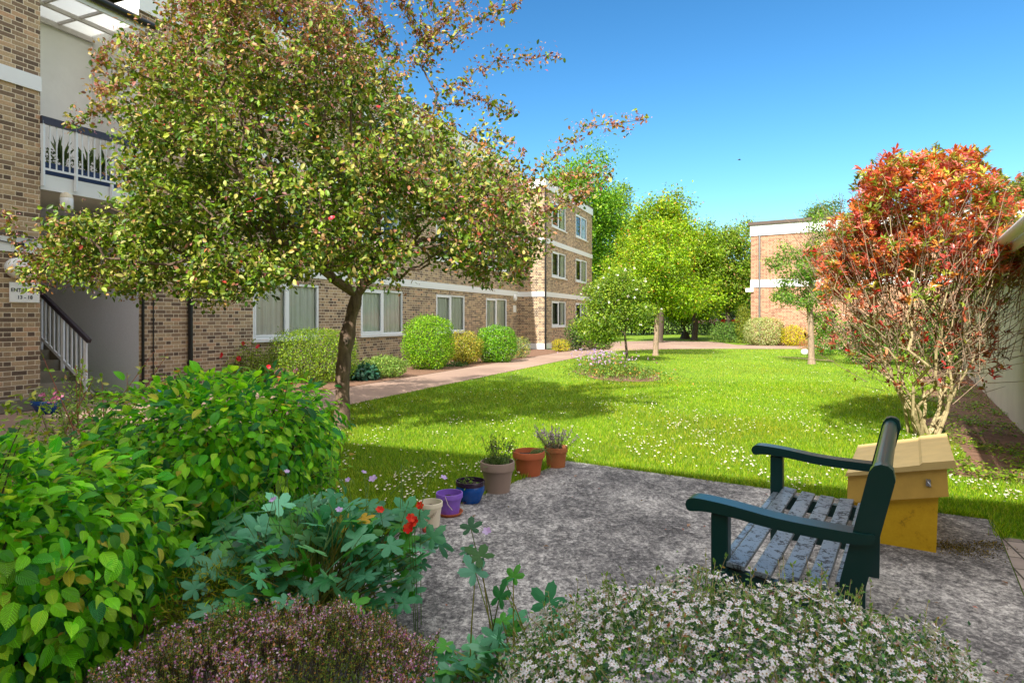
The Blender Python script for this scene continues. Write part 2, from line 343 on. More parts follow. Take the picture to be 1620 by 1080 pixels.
# ------------------------------------------------------------------ leaves, twigs, trees, shrubs
T_DIA = (np.array([(0, 0, 0), (.45, .5, .07), (1, 0, -.06), (.45, -.5, .07)], float), [[0, 1, 2], [0, 2, 3]])
T_LEAF = (np.array([(0, 0, 0), (.3, .42, .05), (.3, 0, -.01), (.3, -.42, .05), (.65, .44, .04), (.65, 0, -.03), (.65, -.44, .04), (1, 0, -.12)], float),
          [[0, 2, 1, 1], [0, 3, 2, 2], [1, 2, 5, 4], [2, 3, 6, 5], [4, 5, 7, 7], [5, 6, 7, 7]])
def t_horn():
    vs = [0, .07, .2, .38, .56, .74, .9, 1.0]; ws = [0, .26, .43, .5, .46, .34, .13, 0]
    V, UV, Fc = [], [], []
    for v, w in zip(vs, ws):
        cz = .10*math.sin(v*2.4)-.16*v*v
        for q in (-1, -.5, 0, .5, 1):
            V.append((v+.03*abs(q)*(v < .9), q*w, cz+.13*abs(q)*w+.012*(abs(q) == .5))); UV.append((q*w*2, v))
    for i in range(len(vs)-1):
        for j in range(4): a = i*5+j; Fc.append([a, a+1, a+6, a+5])
    return np.array(V), Fc, np.array(UV)
T_HORN = t_horn()
def t_palm():
    """palmate leaf: five pointed, toothed lobes; stalk at the origin, blade gently folded along each lobe"""
    V = [(0, 0, 0)]; Fc = []; A = []; n = 84
    lobes = [(-2.2, .72), (-1.12, .93), (0, 1.), (1.12, .93), (2.2, .72)]
    for i in range(n+1):
        a = -2.72+5.44*i/n; best = .3; fold = 0.
        for c, w in lobes:
            t = abs(a-c)/.56
            if t < 1:
                r = w*(1-.16*t-.5*t**2.2)*(1-.10*abs(math.sin(t*7.5)))
                if r > best: best = r; fold = .06*(1-t)
        A.append((a, best, fold))
    for sc, dr in ((.5, -.02), (1., -.12)):
        for (a, r, f) in A: V.append((r*sc*math.cos(a), r*sc*math.sin(a), f*sc+dr*r*r))
    k = n+1
    for i in range(n): Fc.append([0, 1+i, 2+i, 2+i]); Fc.append([1+i, 1+k+i, 2+k+i, 2+i])
    return np.array(V), Fc
T_PALM = t_palm()
def pal(n, items, jit=.18, g=rng):
    """n colours drawn from weighted sRGB items with brightness jitter"""
    cs = np.array([lin(c) for c, w in items]); ws = np.array([w for c, w in items], float); ws /= ws.sum()
    c = cs[g.choice(len(cs), n, p=ws)]
    return np.clip(c*(1+g.normal(0, jit, (n, 1)))*(1+g.normal(0, jit*.35, (n, 3))), .002, .95)
def leaves(sp, pos, axis, normal, length, width, col, T=T_DIA, mi=0):
    pos = np.asarray(pos, float); n = len(pos)
    if n == 0: return
    a = nrm(axis); nn = nrm(normal-(normal*a).sum(1, keepdims=True)*a); b = np.cross(nn, a)
    tv = T[0]; Lh = np.broadcast_to(length, (n,))[:, None, None]; Wd = np.broadcast_to(width, (n,))[:, None, None]
    V = pos[:, None]+a[:, None]*tv[None, :, :1]*Lh+b[:, None]*tv[None, :, 1:2]*Wd+nn[:, None]*tv[None, :, 2:]*Lh
    k = len(tv); off = (np.arange(n)*k)[:, None, None]
    fs = T[1]; tri = np.array([f[:3] for f in fs if len(f) == 3 or f[2] == f[3]], int).reshape(-1, 3); qd = np.array([f for f in fs if len(f) == 4 and f[2] != f[3]], int).reshape(-1, 4)
    C = np.repeat(np.asarray(col, float), k, 0); uv = np.tile(T[2], (n, 1)) if len(T) > 2 else None
    base = sp.n
    if len(tri): sp.add(V.reshape(-1, 3), (tri[None]+off).reshape(-1, 3), C, uv, mi)
    if len(qd):
        if len(tri):
            Fq = (qd[None]+off).reshape(-1, 4); sp.F.append(Fq+base); sp.MI.append(np.full(len(Fq), mi, int))
        else: sp.add(V.reshape(-1, 3), (qd[None]+off).reshape(-1, 4), C, uv, mi)
def sticks(sp, p0, p1, r0, r1, k=4, col=(.2, .15, .1), mi=0):
    p0 = np.asarray(p0, float); p1 = np.asarray(p1, float); n = len(p0)
    if n == 0: return
    t = nrm(p1-p0); ref = np.where(np.abs(t[:, 2:3]) < .9, np.array([[0, 0, 1.]]), np.array([[1., 0, 0]])); b = nrm(np.cross(t, ref)); c = np.cross(b, t)
    a = np.arange(k)*2*math.pi/k; ring = np.cos(a)[None, :, None]*b[:, None]+np.sin(a)[None, :, None]*c[:, None]
    r0 = np.broadcast_to(r0, (n,)); r1 = np.broadcast_to(r1, (n,))
    V = np.concatenate([p0[:, None]+ring*r0[:, None, None], p1[:, None]+ring*r1[:, None, None]], 1)
    j = np.arange(k); j2 = (j+1) % k; q = np.stack([j, j2, k+j2, k+j], -1)
    sp.add(V.reshape(-1, 3), (q[None]+(np.arange(n)*2*k)[:, None, None]).reshape(-1, 4), C=col, mi=mi)
def grow(trunk, attr, bf=.35, rtip=.004, rmax=.1, ex=.45, start=None, wob=.12, g=rng):
    """join crown points to the trunk by short, fairly direct branches"""
    nodes = [np.asarray(p, float) for p in trunk]; par = [-1]+list(range(len(trunk)-1)); pl = [0.]
    for i in range(1, len(trunk)): pl.append(pl[-1]+np.linalg.norm(nodes[i]-nodes[i-1]))
    nt0 = len(trunk); start = nt0-1 if start is None else start
    tot = nt0+2*len(attr); X = np.zeros((tot, 3)); X[:nt0] = nodes; PL = np.full(tot, 1e9); PL[start:nt0] = np.array(pl[start:]); PAR = np.full(tot, -1); PAR[:nt0] = par
    m = nt0
    for a in attr[np.argsort(np.linalg.norm(attr-nodes[-1], axis=1))]:
        d = np.linalg.norm(X[:m]-a, axis=1); j = int(np.argmin(d+bf*PL[:m]))
        dv = a-X[j]; mid = X[j]+dv*.5+g.normal(0, 1, 3)*wob*d[j]; mid[2] += .05*d[j]
        X[m] = mid; PAR[m] = j; PL[m] = PL[j]+d[j]*.5; X[m+1] = a; PAR[m+1] = m; PL[m+1] = PL[j]+d[j]; m += 2
    cnt = np.zeros(m); has = np.zeros(m, bool)
    for i in range(m-1, 0, -1):
        if not has[i]: cnt[i] = 1
        if PAR[i] >= 0: cnt[PAR[i]] += cnt[i]; has[PAR[i]] = True
    rad = np.minimum(rtip*np.maximum(cnt, 1)**ex, rmax)
    return X[:m], PAR[:m], cnt, rad, nt0
def wood(sp, X, PAR, rad, nt0, mi=0, k=5):
    i = np.arange(nt0, len(X)); p = PAR[i]
    big = rad[i] > .012
    for msk, kk in ((big, k+2), (~big, 3)):
        ii = i[msk]; pp = p[msk]; sticks(sp, X[pp], X[ii], np.minimum(rad[pp], rad[ii]*1.25), rad[ii], kk, mi=mi)
def smooth_chain(pts, n=24):
    pts = np.asarray(pts, float); t = np.linspace(0, len(pts)-1, n); i = np.minimum(t.astype(int), len(pts)-2); f = (t-i)[:, None]
    f = f*f*(3-2*f); return pts[i]*(1-f)+pts[i+1]*f
def lumpy(p, s=1., ph=0.):
    p = np.asarray(p)*s
    return (np.sin(p[:, 0]*2.1+ph)*np.sin(p[:, 1]*2.3+1.3*ph)+np.sin(p[:, 2]*2.7+.7+ph)*np.sin(p[:, 0]*3.1+2.1)+.6*np.sin(p[:, 1]*5.3+ph)*np.sin(p[:, 2]*4.9+p[:, 0]*3.7))/2.6
def shell(n, c, h, power=2.6, depth=.25, lump=.1, ls=2.2, g=rng, zmin=-.98, spike=True):
    """points in the outer layer of a lumpy rounded block standing on c; also outward normals"""
    d = rdir(int(n*2.6/(1-zmin))+60, g); d = d[d[:, 2] > zmin][:n]; n = len(d)
    r = (np.abs(d)**power).sum(1)**(-1/power)
    q = d*r[:, None]; out = nrm(np.sign(q)*np.abs(q)**(power-1)/np.asarray(h))
    P0 = q*np.asarray(h); ph = float(np.sum(c))
    f = 1+lump*lumpy(P0, ls/ max(.3, min(h)), ph)-depth*g.random(n)**1.6
    if spike: f = f*np.where(g.random(n) < .05, 1+.16*g.random(n), 1.)
    return np.asarray(c)+np.array([0, 0, h[2]])+P0*f[:, None], out
def shrub(name, label, cat, c, h, n, size, colours, asp=.5, power=2.6, depth=.3, lump=.1, T=T_DIA, group=None, mat='leaf', droop=.25, spread=.6, stems=14, flowers=None, stem_mat='bark_dark', ls=2.2, jit=.2, tr=None):
    c = np.asarray(c, float); root = thing(name, label, cat, tuple(c), group)
    pos, out = shell(n, c, h, power, depth, lump, ls)
    sp = Soup(); ax = out*.35+rdir(len(pos))*spread+np.array([0, 0, -droop]); nn = out+np.array([0, 0, .5])+rdir(len(pos))*.45
    lz = size*rng.uniform(.7, 1.25, len(pos)); leaves(sp, pos, ax, nn, lz, lz*asp, pal(len(pos), colours, jit), T)
    sp.build('foliage', M[mat], root)
    if stems:
        st = Soup(); a = rng.random(stems)*6.28; rr = rng.random(stems)**.5
        b0 = c+np.c_[np.cos(a)*rr*h[0]*.25, np.sin(a)*rr*h[1]*.25, np.zeros(stems)-.02]
        b1 = c+np.c_[np.cos(a)*rr*h[0]*.8, np.sin(a)*rr*h[1]*.8, h[2]*rng.uniform(1.1, 1.7, stems)]
        sticks(st, b0, b1, .012+.004*h[2], .004, 5); st.build('stem', M[stem_mat], root)
    if flowers: 
        k, fs, fc, fname = flowers; pf, of = shell(k, c, [x*1.03 for x in h], power, .04, lump, ls, zmin=-.2, spike=False); fl = Soup()
        for w in range(5):
            t1 = nrm(np.cross(of, rdir(k)*.01+np.array([.3, .5, .8]))); t2 = np.cross(of, t1); a = w*2*math.pi/5
            leaves(fl, pf, t1*math.cos(a)+t2*math.sin(a)+of*.35, of, fs, fs*.9, pal(k, fc, .1), T_DIA)
        fl.build(fname, M['petal'], root)
    return root
def blobs(n, bl, g=rng, hollow=.35):
    """n points spread through a union of ellipsoids (cx,cy,cz,hx,hy,hz)"""
    v = np.array([b[3]*b[4]*b[5] for b in bl]); ch = g.choice(len(bl), n, p=v/v.sum()); b = np.array(bl)[ch]
    return b[:, :3]+rdir(n, g)*b[:, 3:]*(hollow+(1-hollow)*g.random((n, 1)))**.6
def tree(name, label, base, trunk, bl, na, nl, size, colours, asp=.55, r0=.1, group=None, bark='bark_dark', bf=.35, spread=.35, cat='tree', mat='leaf', rtip=.006, T=T_DIA, jit=.2, droop=.2, start=None, flowers=None):
    """trunk points, crown ellipsoids, na crown points, nl leaves a point"""
    base = np.asarray(base, float); root = thing(name, label, cat, tuple(base), group)
    at = blobs(na, bl); X, PAR, cnt, rad, nt0 = grow(trunk, at, bf, rtip, r0*.6, start=start)
    t = Soup(); tc = smooth_chain(trunk, 14) if len(trunk) > 2 else np.asarray(trunk, float)
    tr_ = np.linspace(r0, r0*.62, len(tc)); tr_[0] *= 1.3; t.tube(tc, tr_, 10); t.build('trunk', M[bark], root, smooth=True)
    w = Soup(); wood(w, X, PAR, rad, nt0); w.build('branch', M[bark], root)
    tip = np.where(cnt[nt0:] <= 4)[0]+nt0; pi = np.repeat(tip, nl); f = rng.random(len(pi))[:, None]
    pos = X[PAR[pi]]*(1-f)+X[pi]*f+rng.normal(0, 1, (len(pi), 3))*spread*np.array([1, 1, .75])
    ctr = np.mean([b[:3] for b in bl], 0); out = nrm(pos-ctr)
    cp = Soup(); lz = size*rng.uniform(.65, 1.3, len(pos))
    leaves(cp, pos, out*.4+rdir(len(pos))*.8+np.array([0, 0, -droop]), out*.5+np.array([0, 0, .7])+rdir(len(pos))*.7, lz, lz*asp, pal(len(pos), colours, jit), T)
    cp.build('crown', M[mat], root)
    if flowers:
        k, fs, fc = flowers; q = pos[rng.choice(len(pos), k)]; q = q+nrm(q-ctr)*.1; fl = Soup()
        for w_ in range(5):
            leaves(fl, q, rdir(k), rdir(k), fs, fs, pal(k, fc, .08), T_DIA)
        fl.build('blossom', M['petal'], root)
    return root

# ------------------------------------------------------------------ the setting
def sheet(name, poly, z, mat, uvrot=0.):
    s = Soup(); poly = np.asarray(poly, float)[:, :2]; c, q = math.cos(uvrot), math.sin(uvrot)
    s.add(np.c_[poly, np.full(len(poly), z)], [list(range(len(poly)))], UV=np.c_[poly[:, 0]*c+poly[:, 1]*q, -poly[:, 0]*q+poly[:, 1]*c])
    o = s.build(name, mat); o['kind'] = 'structure'; return o
sheet('ground', [(-400, -400), (400, -400), (400, 400), (-400, 400)], -.022, M['turf'])
PN0, PN1 = -8.05, -6.42                  # footpath across N
pa = [SN(2.5, -10.78), SN(2.5, PN1)] + [SN(s, PN1) for s in (8, 14, 20, 24)]
pa += [G(950, 555.5), G(1060, 551.5), G(1140, 551), G(1250, 551.2), G(1420, 553), G(1420, 547), G(1235, 546.5), G(1165, 545), G(1130, 540), G(1060, 538.6), G(980, 539.5)]
pa += [SN(36.5, -8.6), SN(27.0, -8.05), SN(12, PN0), SN(9.3, PN0), SN(9.3, -10.78)]
sheet('path', pa, -.012, M['path'])
sheet('flower_bed', [SN(9.32, -10.78), SN(9.32, PN0-.02), SN(26.9, PN0-.02), SN(27.15, -9.4), SN(27.15, -10.78)], -.009, M['soil'])
sheet('bay_bed', [SN(27.9, -9.46), SN(27.5, -8.25), SN(36, -8.5), SN(36, -9.46)], -.009, M['soil'])
SL_E0, SL_E1, SL_D0, SL_D1 = -2.92, .47, .3, 5.54   # patio slab in E/D
sl = Soup(); c0 = G(896, 728); c1 = G(1571, 822)
eL = c0[:2] @ E; eR = c1[:2] @ E; dB0 = c0[:2] @ D; dB1 = c1[:2] @ D
sl.prism([ED(eL, .2)[:2], ED(eR, .2)[:2], ED(eR, dB1)[:2], ED(eL, dB0)[:2]], -.12, 0.)
o = sl.build('patio', M['slab'], bevel=.008); o['kind'] = 'structure'
sheet('block_paving', [ED(eR+.01, .2), ED(3.2, .2), ED(3.2, dB1-.35), ED(eR+.01, dB1-.35)], -.012, M['pavers'], TS+.6)
th = np.linspace(0, 2*math.pi, 40, endpoint=False); BEDC = np.array([2.75, 16.2])
bed = np.c_[BEDC[0]+np.cos(th)*(1.05+.12*np.sin(3*th)+.05*np.sin(7*th)), BEDC[1]+np.sin(th)*(2.3+.2*np.cos(2*th))]
sheet('island_bed', bed, -.014, M['soil'])
WE = 1.18                                # bungalow wall in E
bd = [ED(.25+.18*math.sin(d*1.7)+.1*math.sin(d*4.1), d) for d in np.linspace(7.1, 22, 40)]
sheet('soil_strip', [ED(WE-.0, 6.9), ED(.9, 6.85), ED(.5, 6.95)] + bd + [ED(WE, 22)], -.014, M['soil'])
sheet('front_bed', [ED(eL-.02, .5), ED(eL-.02, 3.0), ED(eL-.35, 3.2), ED(eL-2.2, 2.9), ED(eL-2.6, -.5)], -.008, M['soil'])

# ---- grass blades, daisies
def in_lawn(p):
    n = p[:, :2] @ N; e = p[:, :2] @ E; d = p[:, :2] @ D
    ok = (n > PN1+.03) & ~((e > eL-.01) & (e < eR+.01) & (d < dB0+.01+(e-eL)/(eR-eL)*(dB1-dB0)))
    ok &= ~(((p[:, 0]-BEDC[0])/.98)**2+((p[:, 1]-BEDC[1])/2.2)**2 < 1+.25*lumpy(p, 4.))
    ok &= ~((e > .3+.16*np.sin(d*1.7)) & (d > 6.9)) & (e < WE) & ~((e > eR) & (d < dB1-.3))
    ok &= p[:, 1] < 29.0-.0*p[:, 0]
    return ok
def lawn_pts(n, y0, y1, fpow=1.):
    px = rng.uniform(380, 1700, n); py = y0+(y1-y0)*rng.random(n)**fpow
    Y = F*CAMH/(py-HY); p = np.c_[(px-CX)/F*Y, Y, np.full(n, -.02)]; return p[in_lawn(p)]
g1 = lawn_pts(420000, 550, 900, 1.25)
xy = np.c_[rng.uniform(-6, 7, 120000), rng.uniform(3.5, 14, 120000), np.full(120000, -.02)]; g1 = np.vstack([g1, xy[in_lawn(xy)]])
ed = np.vstack([np.array([ED(eL-.012, d, -.02) for d in rng.uniform(2.6, dB0, 2600)]), np.array([ED(eL+(eR-eL)*t, dB0+(dB1-dB0)*t+.012, -.02) for t in rng.random(5200)]), np.array([ED(eR+.012, d, -.02) for d in rng.uniform(dB1-.4, dB1, 500)])])
ed += np.c_[rng.normal(0, .02, (len(ed), 2)), np.zeros(len(ed))]; ed = ed[lumpy(ed, 5.)+.6 > rng.random(len(ed))]; n_main = len(g1); g1 = np.vstack([g1, ed])
gs = Soup(); k = len(g1); dist = g1[:, 1]; ptch = lumpy(g1, 1.1)*.5+lumpy(g1, 3.7, 1.)*.3
hgt = rng.uniform(.028, .06, k)*(1+.25*ptch); hgt[n_main:] *= 1.35
base = pal(k, [((124, 158, 4), 4), ((150, 178, 8), 4), ((96, 138, 4), 3), ((186, 182, 70), 1.4), ((74, 120, 8), 1.5)], .16)
base = base*(1-.16*np.clip(lumpy(g1, .42, 5.)*2, -.3, 1)[:, None]*np.array([.2, 1., 1.]))*(1+.3*ptch[:, None]*np.array([1.3, .9, .6]))
leaves(gs, g1, np.array([0, 0, 1.])+rdir(k)*.55, rdir(k), hgt, np.clip(.0024*dist/4, .003, .02), np.clip(base, .004, .6), (np.array([(0, -.5, 0), (0, .5, 0), (.6, .3, .02), (1, 0, .12)]), [[0, 1, 2], [0, 2, 3]]))
tag(gs.build('grass', M['grass']), None, None, kind='stuff')
dp = lawn_pts(19000, 551, 800, .9); dn = lumpy(dp, .9, 2.)*.6+lumpy(dp, 2.6, .4)*.7+lumpy(dp, .33, 3.)*.5
dp = dp[(dn > rng.uniform(-.15, 1.15, len(dp)))]
ds = Soup(); k = len(dp); top = dp+np.c_[rng.normal(0, .01, (k, 2)), rng.uniform(.045, .085, k)]
r_ = rng.uniform(.007, .0125, k)*np.clip(dp[:, 1]/14, 1, 1.5); fn = nrm(np.array([0, -.25, 1.])+rdir(k)*.35)
t1 = nrm(np.cross(fn, rdir(k))); t2 = np.cross(fn, t1)
for w in range(6):
    a = w*math.pi/3; leaves(ds, top, t1*math.cos(a)+t2*math.sin(a), fn, r_, r_*.95, pal(k, [((240, 238, 232), 5), ((244, 226, 228), 1)], .04), T_DIA)
leaves(ds, top+fn*.003-t1*(r_*.35)[:, None], t1, fn, r_*.7, r_*.7, pal(k, [((220, 180, 40), 1)], .1), T_DIA)
sticks(ds, dp, top, .001, .001, 3, lin((90, 120, 40)))
tag(ds.build('daisy_flowers', M['petal']), None, None, kind='stuff')
# weeds on the soil strip, fallen petals and leaves
wp = np.array([ED(e, d, -.012) for e, d in zip(rng.uniform(.1, WE-.05, 1500), 6.95+rng.random(1500)**1.7*9)]); wk = lumpy(wp, 1.9, 1.)+.5*lumpy(wp, 5., 2.) > rng.uniform(-.35, .75, 1500); wp = wp[wk]
ws = Soup(); k = len(wp)*9; q = np.repeat(wp, 9, 0)+rng.normal(0, .045, (k, 3))*np.array([1, 1, .0])+np.c_[np.zeros((k, 2)), rng.uniform(.01, .06, k)]
lz = rng.uniform(.02, .05, k); leaves(ws, q, rdir(k)*np.array([1, 1, .4]), np.array([0, 0, 1.])+rdir(k)*.4, lz, lz*.75, pal(k, [((116, 150, 30), 4), ((150, 172, 50), 2), ((84, 120, 30), 2)], .2), T_DIA)
tag(ws.build('ground_cover_weeds', M['leaf']), None, None, kind='stuff')
lp = np.vstack([np.array([ED(e, d, -.008) for e, d in zip(rng.uniform(-.3, WE, 420), 6.2+rng.random(420)**1.3*9)]), np.array([ED(e, d, .004) for e, d in zip(rng.uniform(eL, eR, 70), rng.uniform(1.5, dB1-.1, 70))])])
lf = Soup(); k = len(lp); lz = rng.uniform(.015, .05, k); leaves(lf, lp+np.array([0, 0, .008]), rdir(k)*np.array([1, 1, .15]), np.array([0, 0, 1.])+rdir(k)*.3, lz, lz*.6, pal(k, [((150, 84, 60), 3), ((190, 140, 120), 2), ((120, 90, 60), 3), ((226, 150, 150), .6)], .2), T_DIA)
tag(lf.build('fallen_leaves', M['leaf']), None, None, kind='stuff')
mo = Soup(); mp_ = []
for cxy, rr, cnt_ in ((G(1523, 868)[:2], .085, 900), (G(1568, 862)[:2], .05, 260), (G(1497, 862)[:2], .05, 150)):
    q = rng.normal(0, 1, (cnt_, 2))*rr*np.array([1.0, .9]); mp_.append(np.c_[cxy+q, np.full(cnt_, .001)])
mp_ = np.vstack(mp_); k = len(mp_); leaves(mo, mp_, rdir(k)+np.array([0, 0, .8]), rdir(k), rng.uniform(.006, .014, k), .006, pal(k, [((96, 84, 24), 3), ((130, 112, 36), 2), ((60, 56, 24), 2)], .2), T_DIA)
tag(mo.build('moss', M['leaf']), None, None, kind='stuff')
# ------------------------------------------------------------------ buildings
def panel(sp, p0, p1, z0, z1, holes=(), inw=(0, 0), depth=.45, mi=0, mi_in=1, u0=0.):
    """upright wall from p0 to p1 with window openings (a0, a1, b0, b1); each opening is a room-deep box"""
    p0 = np.asarray(p0, float)[:2]; p1 = np.asarray(p1, float)[:2]; Ln = np.linalg.norm(p1-p0); d = (p1-p0)/Ln; inw = np.asarray(inw, float)[:2]
    xs = sorted({0., Ln} | {h[0] for h in holes} | {h[1] for h in holes}); zs = sorted({z0, z1} | {h[2] for h in holes} | {h[3] for h in holes})
    def q(a, b, ins=0.): p = p0+d*a+inw*ins; return (p[0], p[1], b)
    for i in range(len(xs)-1):
        for j in range(len(zs)-1):
            a, b = (xs[i]+xs[i+1])/2, (zs[j]+zs[j+1])/2
            if any(h[0] < a < h[1] and h[2] < b < h[3] for h in holes): continue
            A, B, C_, D_ = xs[i], xs[i+1], zs[j], zs[j+1]
            sp.add([q(A, C_), q(B, C_), q(B, D_), q(A, D_)], [[0, 1, 2, 3]], UV=[(u0+A, C_), (u0+B, C_), (u0+B, D_), (u0+A, D_)], mi=mi)
    for h in holes:
        a0, a1, b0, b1 = h; r = .1
        for (x0, y0), (x1, y1) in (((a0, b0), (a1, b0)), ((a1, b0), (a1, b1)), ((a1, b1), (a0, b1)), ((a0, b1), (a0, b0))):
            sp.add([q(x0, y0), q(x1, y1), q(x1, y1, r), q(x0, y0, r)], [[0, 1, 2, 3]], UV=[(u0+x0, y0), (u0+x1, y1), (u0+x1+.1, y1), (u0+x0+.1, y0)], mi=mi)
            sp.add([q(x0, y0, r), q(x1, y1, r), q(x1, y1, depth), q(x0, y0, depth)], [[0, 1, 2, 3]], mi=mi_in)
        sp.add([q(a0, b0, depth), q(a1, b0, depth), q(a1, b1, depth), q(a0, b1, depth)], [[0, 1, 2, 3]], mi=mi_in)
WIN = {}
def window(parent, pos, rz, w, h, curtain='full', lights=2):
    """frame with its pane, sill and net curtain; local x along the wall, y inwards"""
    key = (round(w, 2), round(h, 2), curtain, lights)
    if key not in WIN:
        f = Soup(); t = .07
        f.bb(0, w, .02, .09, 0, t); f.bb(0, w, .02, .09, h-t, h); f.bb(0, t, .02, .09, t, h-t); f.bb(w-t, w, .02, .09, t, h-t)
        for i in range(1, lights): f.bb(w*i/lights-.05, w*i/lights+.05, .022, .088, t, h-t)
        f.bb(t, w/lights-.05, .012, .06, t, t+.045); f.bb(t, w/lights-.05, .012, .06, h-t-.045, h-t); f.bb(t, t+.045, .012, .06, t+.045, h-t-.045); f.bb(w/lights-.095, w/lights-.05, .012, .06, t+.045, h-t-.045)
        fo = f.build('window', M['upvc'], bevel=.006)
        p = Soup(); p.add([(.05, .055, .05), (w-.05, .055, .05), (w-.05, .055, h-.05), (.05, .055, h-.05)], [[0, 1, 2, 3]]); po = p.build('pane', M['glass'])
        sl_ = Soup(); sl_.bb(-.06, w+.06, -.06, .1, -.055, -.004); so = sl_.build('sill', M['white'], bevel=.006)
        kids = [po, so]
        if curtain:
            c = Soup(); n = 140; x = np.linspace(.03, w-.03, n)
            if curtain == 'sides': keep = (x < w*.24) | (x > w*.8)
            else: keep = np.ones(n, bool)
            y = .15+.036*np.sin(x*34+1.6*np.sin(x*5))+.01*np.sin(x*97)
            V = np.vstack([np.c_[x, y, np.full(n, .02)], np.c_[x, y, np.full(n, h-.02)]])
            Fc = [[i, i+1, n+i+1, n+i] for i in range(n-1) if keep[i] and keep[i+1]]
            c.add(V, Fc); kids.append(c.build('curtain', M['curtain'], smooth=True))
        for k_ in kids: k_.parent = fo
        WIN[key] = [fo, kids, False]
    fo, kids, used = WIN[key]
    if not used: WIN[key][2] = True; o = fo
    else:
        o = fo.copy(); COL.objects.link(o)
        for k_ in kids: c = k_.copy(); COL.objects.link(c); c.parent = o
    o.parent = parent; o.location = np.asarray(pos, float)-np.array(parent.location); o.rotation_euler = (0, 0, rz); return o

bld = thing('apartment_building', 'long three storey brown brick apartment block with white bands along the footpath', 'apartment building', tuple(SN(8, -14)))
AZ = math.atan2(U[1], U[0])
MN, BN, TOPZ, BTOP = -10.8, -9.48, 8.4, 7.85
main_w = [(10.88, 13.15), (14.95, 17.2), (19.37, 21.65), (23.6, 25.9)]
hol = [(a-8.1, b-8.1, z, z+1.37) for a, b in main_w for z in (.92, 3.5, 6.08)]
w = Soup(); inw = -N
panel(w, SN(8.1, MN), SN(27.2, MN), 0, TOPZ, hol, inw)
panel(w, SN(-3.2, MN), SN(6.4, MN), 0, TOPZ, (), inw, u0=.11)
panel(w, SN(6.4, MN), SN(6.4, -20), 0, TOPZ); panel(w, SN(27.2, MN), SN(27.2, -20), 0, TOPZ)
panel(w, SN(8.1, -20), SN(27.2, -20), 0, TOPZ)
w.build('wall', [M['brick'], M['interior']], bld)
w = Soup(); bw = [(28.26, 30.55), (32.3, 34.6)]
panel(w, SN(27.2, BN), SN(35.7, BN), 0, BTOP, [(a-27.2, b-27.2, z, z+1.25) for a, b in bw for z in (1.02, 3.42, 5.82)], inw)
panel(w, SN(27.2, MN), SN(27.2, BN), 0, BTOP, u0=.2); panel(w, SN(35.7, BN), SN(35.7, -20), 0, BTOP)
w.build('projecting_bay', [M['brick'], M['interior']], bld)
w = Soup()                                # wing at right angles behind the viewpoint
panel(w, SN(-3.2, MN+.01), SN(-3.2, 8), 0, TOPZ); panel(w, SN(-3.2, 8), SN(-13, 8), 0, TOPZ); panel(w, SN(-13, 8), SN(-13, -20), 0, TOPZ)
w.build('cross_wing', [M['brick'], M['interior']], bld)
r = Soup(); r.prism([SN(-13, -20)[:2], SN(-3.12, -20)[:2], SN(-3.12, 8.1)[:2], SN(-13, 8.1)[:2]], TOPZ+.002, TOPZ+.06); r.prism([SN(8.0, -20)[:2], SN(8.0, MN+.07)[:2], SN(27.28, MN+.07)[:2], SN(27.28, -20)[:2]], TOPZ+.002, TOPZ+.06)
r.prism([SN(-3.1, -20)[:2], SN(-3.1, MN+.07)[:2], SN(6.45, MN+.07)[:2], SN(6.45, -20)[:2]], TOPZ+.002, TOPZ+.06)
r.prism([SN(27.3, -20)[:2], SN(27.15, BN+.08)[:2], SN(35.8, BN+.08)[:2], SN(35.8, -20)[:2]], BTOP+.002, BTOP+.05)
r.build('roof', M['roof_felt'], bld)
fa = Soup()
def strip(sp, s0, s1, n, z0, z1, t=.03): sp.bar(SN(s0, n+t/2, (z0+z1)/2), SN(s1, n+t/2, (z0+z1)/2), t, z1-z0)
strip(fa, 8.08, 27.2, MN, 7.86, TOPZ, .05); strip(fa, -3.2, 6.42, MN, 7.86, TOPZ, .05); strip(fa, 27.16, 35.72, BN, 7.45, BTOP, .05)
fa.bar(SN(27.175, MN+.05, 7.65), SN(27.175, BN-.001, 7.65), .05, .4); strip(fa, 8.08, 9.0, MN, 7.15, 7.858, .04)
fa.build('fascia', M['white'], bld)
for args in ((8.1, 27.17, MN, 2.45, 2.68), (-3.2, 6.405, MN, 2.45, 2.68), (8.1, 27.17, MN, 5.05, 5.29), (-3.2, 6.405, MN, 5.05, 5.29)):
    b = Soup(); strip(b, *args); b.build('band', M['white'], bld)
for z0, z1 in ((2.43, 2.66), (4.92, 5.15)):
    b = Soup(); strip(b, 27.17, 35.71, BN, z0, z1); b.bar(SN(27.185, MN+.03, (z0+z1)/2), SN(27.185, BN-.001, (z0+z1)/2), .03, z1-z0); b.build('band', M['white'], bld)
b = Soup(); strip(b, 27.14, 28.1, BN, 0, .26, .05); b.bar(SN(27.165, MN+.01, .13), SN(27.165, BN, .13), .05, .26); b.build('plinth', M['white'], bld)
for i, (a, b_) in enumerate(main_w):
    for j, z in enumerate((.92, 3.5, 6.08)): window(bld, SN(a, MN, z), AZ, 2.28 if i != 2 else 2.28, 1.37, 'full' if j == 0 else 'sides')
for a, b_ in bw:
    for z in (1.02, 3.42, 5.82): window(bld, SN(a, BN, z), AZ, 2.29, 1.25, 'sides')
